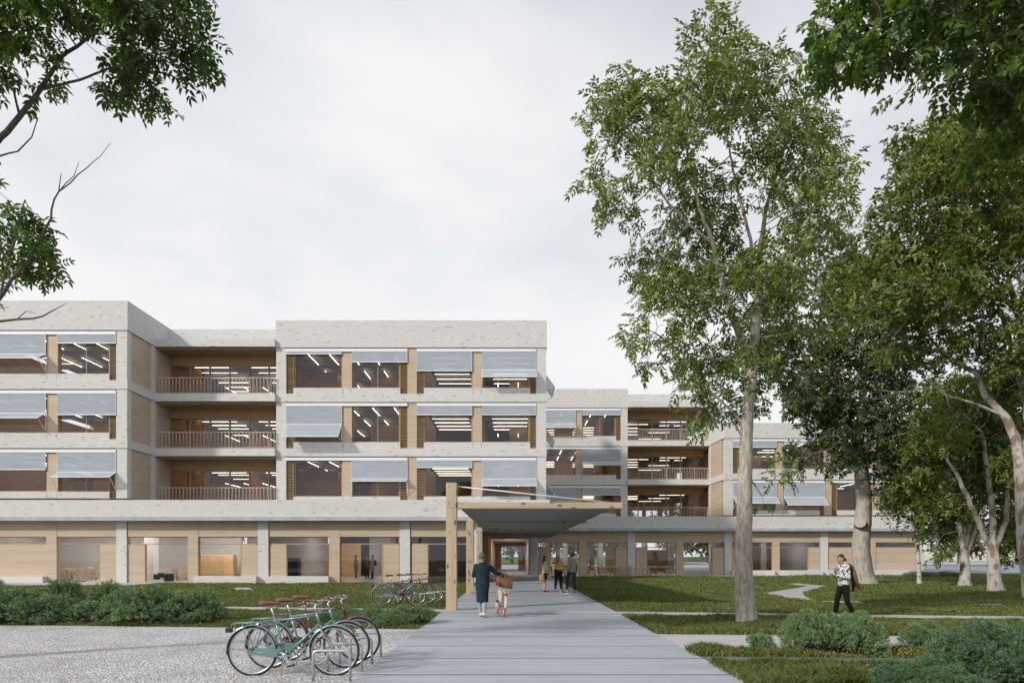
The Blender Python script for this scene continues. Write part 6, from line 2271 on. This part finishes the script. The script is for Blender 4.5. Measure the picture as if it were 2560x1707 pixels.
    # man with the phone
    person('person in floral sweatshirt and black trousers walking left, looking down at a phone', (8.80, 18.1, .0), math.radians(93),
           dict(pel=(0, .0, .93), ch=(0, .03, 1.24), nk=(0, .035, 1.42), hd=(0, .085, 1.555), ls=(-.175, .01, 1.37), rs=(.175, .02, 1.37), le=(-.22, .00, 1.10), lw=(-.15, .245, 1.135), re=(.23, .02, 1.10), rw=(.06, .20, 1.27),
                lh=(-.09, .01, .90), rh=(.09, 0, .90), lk=(-.09, -.03, .49), la=(-.09, -.22, .11), lt=(-.10, -.09, .03), rk=(.09, .14, .50), ra=(.09, .20, .12), rt=(.10, .35, .09)),
           1.73, skin=SKINT, top=mat_print(), sleeve='long', legs=fabric('black_cord', (.013, .013, .015), .1, 14, .5), shoes=BLACKP, hair=HAIRK, hairstyle='locks', pitch=-.42,
           hands=(dict(d=(.15, .9, .1), n=(0, 0, 1), curl=.6, t=1), dict(d=(-.5, .2, .8), n=(-.3, -.8, 0), curl=1.2)))
    ph = thing('phone', (8.43, 17.98, 1.19), 'dark phone held flat in the hand of the person in the floral sweatshirt', 'phone')
    M = Matrix.Translation((8.425, 17.975, 1.195)) @ Matrix.Rotation(math.radians(20), 4, 'Y')
    bevel(MB().box(-.075, .075, -.036, .036, -.004, .004).xform(M).build('phone_body', BLACKP, ph), .003)
    MB().box(-.07, .07, -.032, .032, .0042, .0048).xform(M).build('screen', simple('phone_glass', (.03, .035, .045), .1), ph)
    # jacket slung over his shoulder
    jk = thing('jacket', (9.0, 18.1, .75), 'olive brown jacket slung over the shoulder of the person with the phone', 'jacket')
    m = MB()
    rg = random.Random(2)
    prof = [(8.80, 1.46, .10), (8.88, 1.47, .11), (8.96, 1.40, .13), (9.01, 1.25, .15), (9.05, 1.08, .16), (9.08, .92, .17), (9.10, .80, .16), (9.03, .75, .13)]
    n = 22
    for th, sg in ((.0, 1), (.045, -1)):
        b0 = len(m.v)
        for i, (x, z, w) in enumerate(prof):
            for k in range(n):
                t = k / (n - 1) * 2 - 1
                fold = .018 * math.sin(t * 9 + i * .4) * min(1, i / 2)
                m.v.append((x + fold + th * (1 - t * t) + .01 * math.sin(i + t * 5), 18.06 + t * w + .01 * math.sin(i * 2 + t), z + .012 * math.sin(t * 6)))
        for i in range(len(prof) - 1):
            for k in range(n - 1):
                q = (b0 + i * n + k, b0 + i * n + k + 1, b0 + (i + 1) * n + k + 1, b0 + (i + 1) * n + k)
                m.f.append(q if sg > 0 else q[::-1]); m.s.append(True)
    # close the two layers along the sides and the hem
    L = len(prof); off = L * n
    for i in range(L - 1):
        for k in (0, n - 1):
            m.f.append((i * n + k, (i + 1) * n + k, off + (i + 1) * n + k, off + i * n + k)); m.s.append(True)
    for k in range(n - 1):
        for i in (0, L - 1):
            m.f.append((i * n + k, i * n + k + 1, off + i * n + k + 1, off + i * n + k)); m.s.append(True)
    m.build('jacket_back', fabric('olive_canvas', (.13, .095, .055), .25, 8, .6), jk)
    MB().cone((9.0, 17.95, 1.25), (9.09, 17.93, .86), .045, .04, 10).build('sleeve', fabric('olive_sleeve', (.12, .088, .05), .25, 8, .6), jk)
    # people inside behind the glass
    GRYC = fabric('grey_raincoat', (.20, .21, .21))
    person('person in long grey coat and blue jeans, leftmost of the three indoors', (-11.2, 49.0, .02), math.radians(-80),
           dict(lw=(-.19, .14, .98), rw=(.19, .14, .98)), 1.70, top=None, legs=fabric('blue_jeans', (.06, .10, .16)), shoes=WHITESHOE, female=True, coat=dict(hem=.55, wh=.18, dh=.16, mat=GRYC), hair=HAIRB, hairstyle='bob', voxel=.012)
    person('person in dark brown coat facing us, in the middle of the three talking indoors', (-10.45, 49.3, .02), math.radians(170),
           dict(lw=(-.15, .14, 1.0), rw=(.15, .14, 1.0)), 1.62, top=None, legs=DENIMK, shoes=simple('ochre_shoe', (.30, .18, .06), .6), female=True, coat=dict(hem=.62, wh=.19, dh=.16, mat=fabric('brown_coat', (.06, .042, .036))), hair=HAIRB, hairstyle='short', glasses=True, voxel=.012)
    person('person in long grey coat with a black backpack, right of the three indoors', (-10.0, 48.9, .02), math.radians(85),
           dict(lw=(-.15, .16, 1.02), rw=(.15, .16, 1.02)), 1.72, top=None, legs=DENIMK, shoes=CHAR, female=True, coat=dict(hem=.52, wh=.17, dh=.16, mat=GRYC), hair=HAIRL, hairstyle='bob', voxel=.012)
    bp = thing('backpack', (-9.78, 48.9, 1.0), 'small black backpack worn by the rightmost person indoors', 'backpack')
    m = MB(); loft(m, [(-9.78, 48.9, .98, .05, .11), (-9.77, 48.9, 1.02, .08, .14), (-9.77, 48.9, 1.3, .075, .135), (-9.79, 48.9, 1.38, .04, .08)]); m.build('pack', BLACKP, bp)
    MB().tube([(-9.83, 48.82, 1.34), (-9.95, 48.80, 1.42), (-10.09, 48.80, 1.30), (-10.06, 48.8, 1.1), (-9.85, 48.81, 1.02)], .014, 6).build('strap', BLACKP, bp)


people()
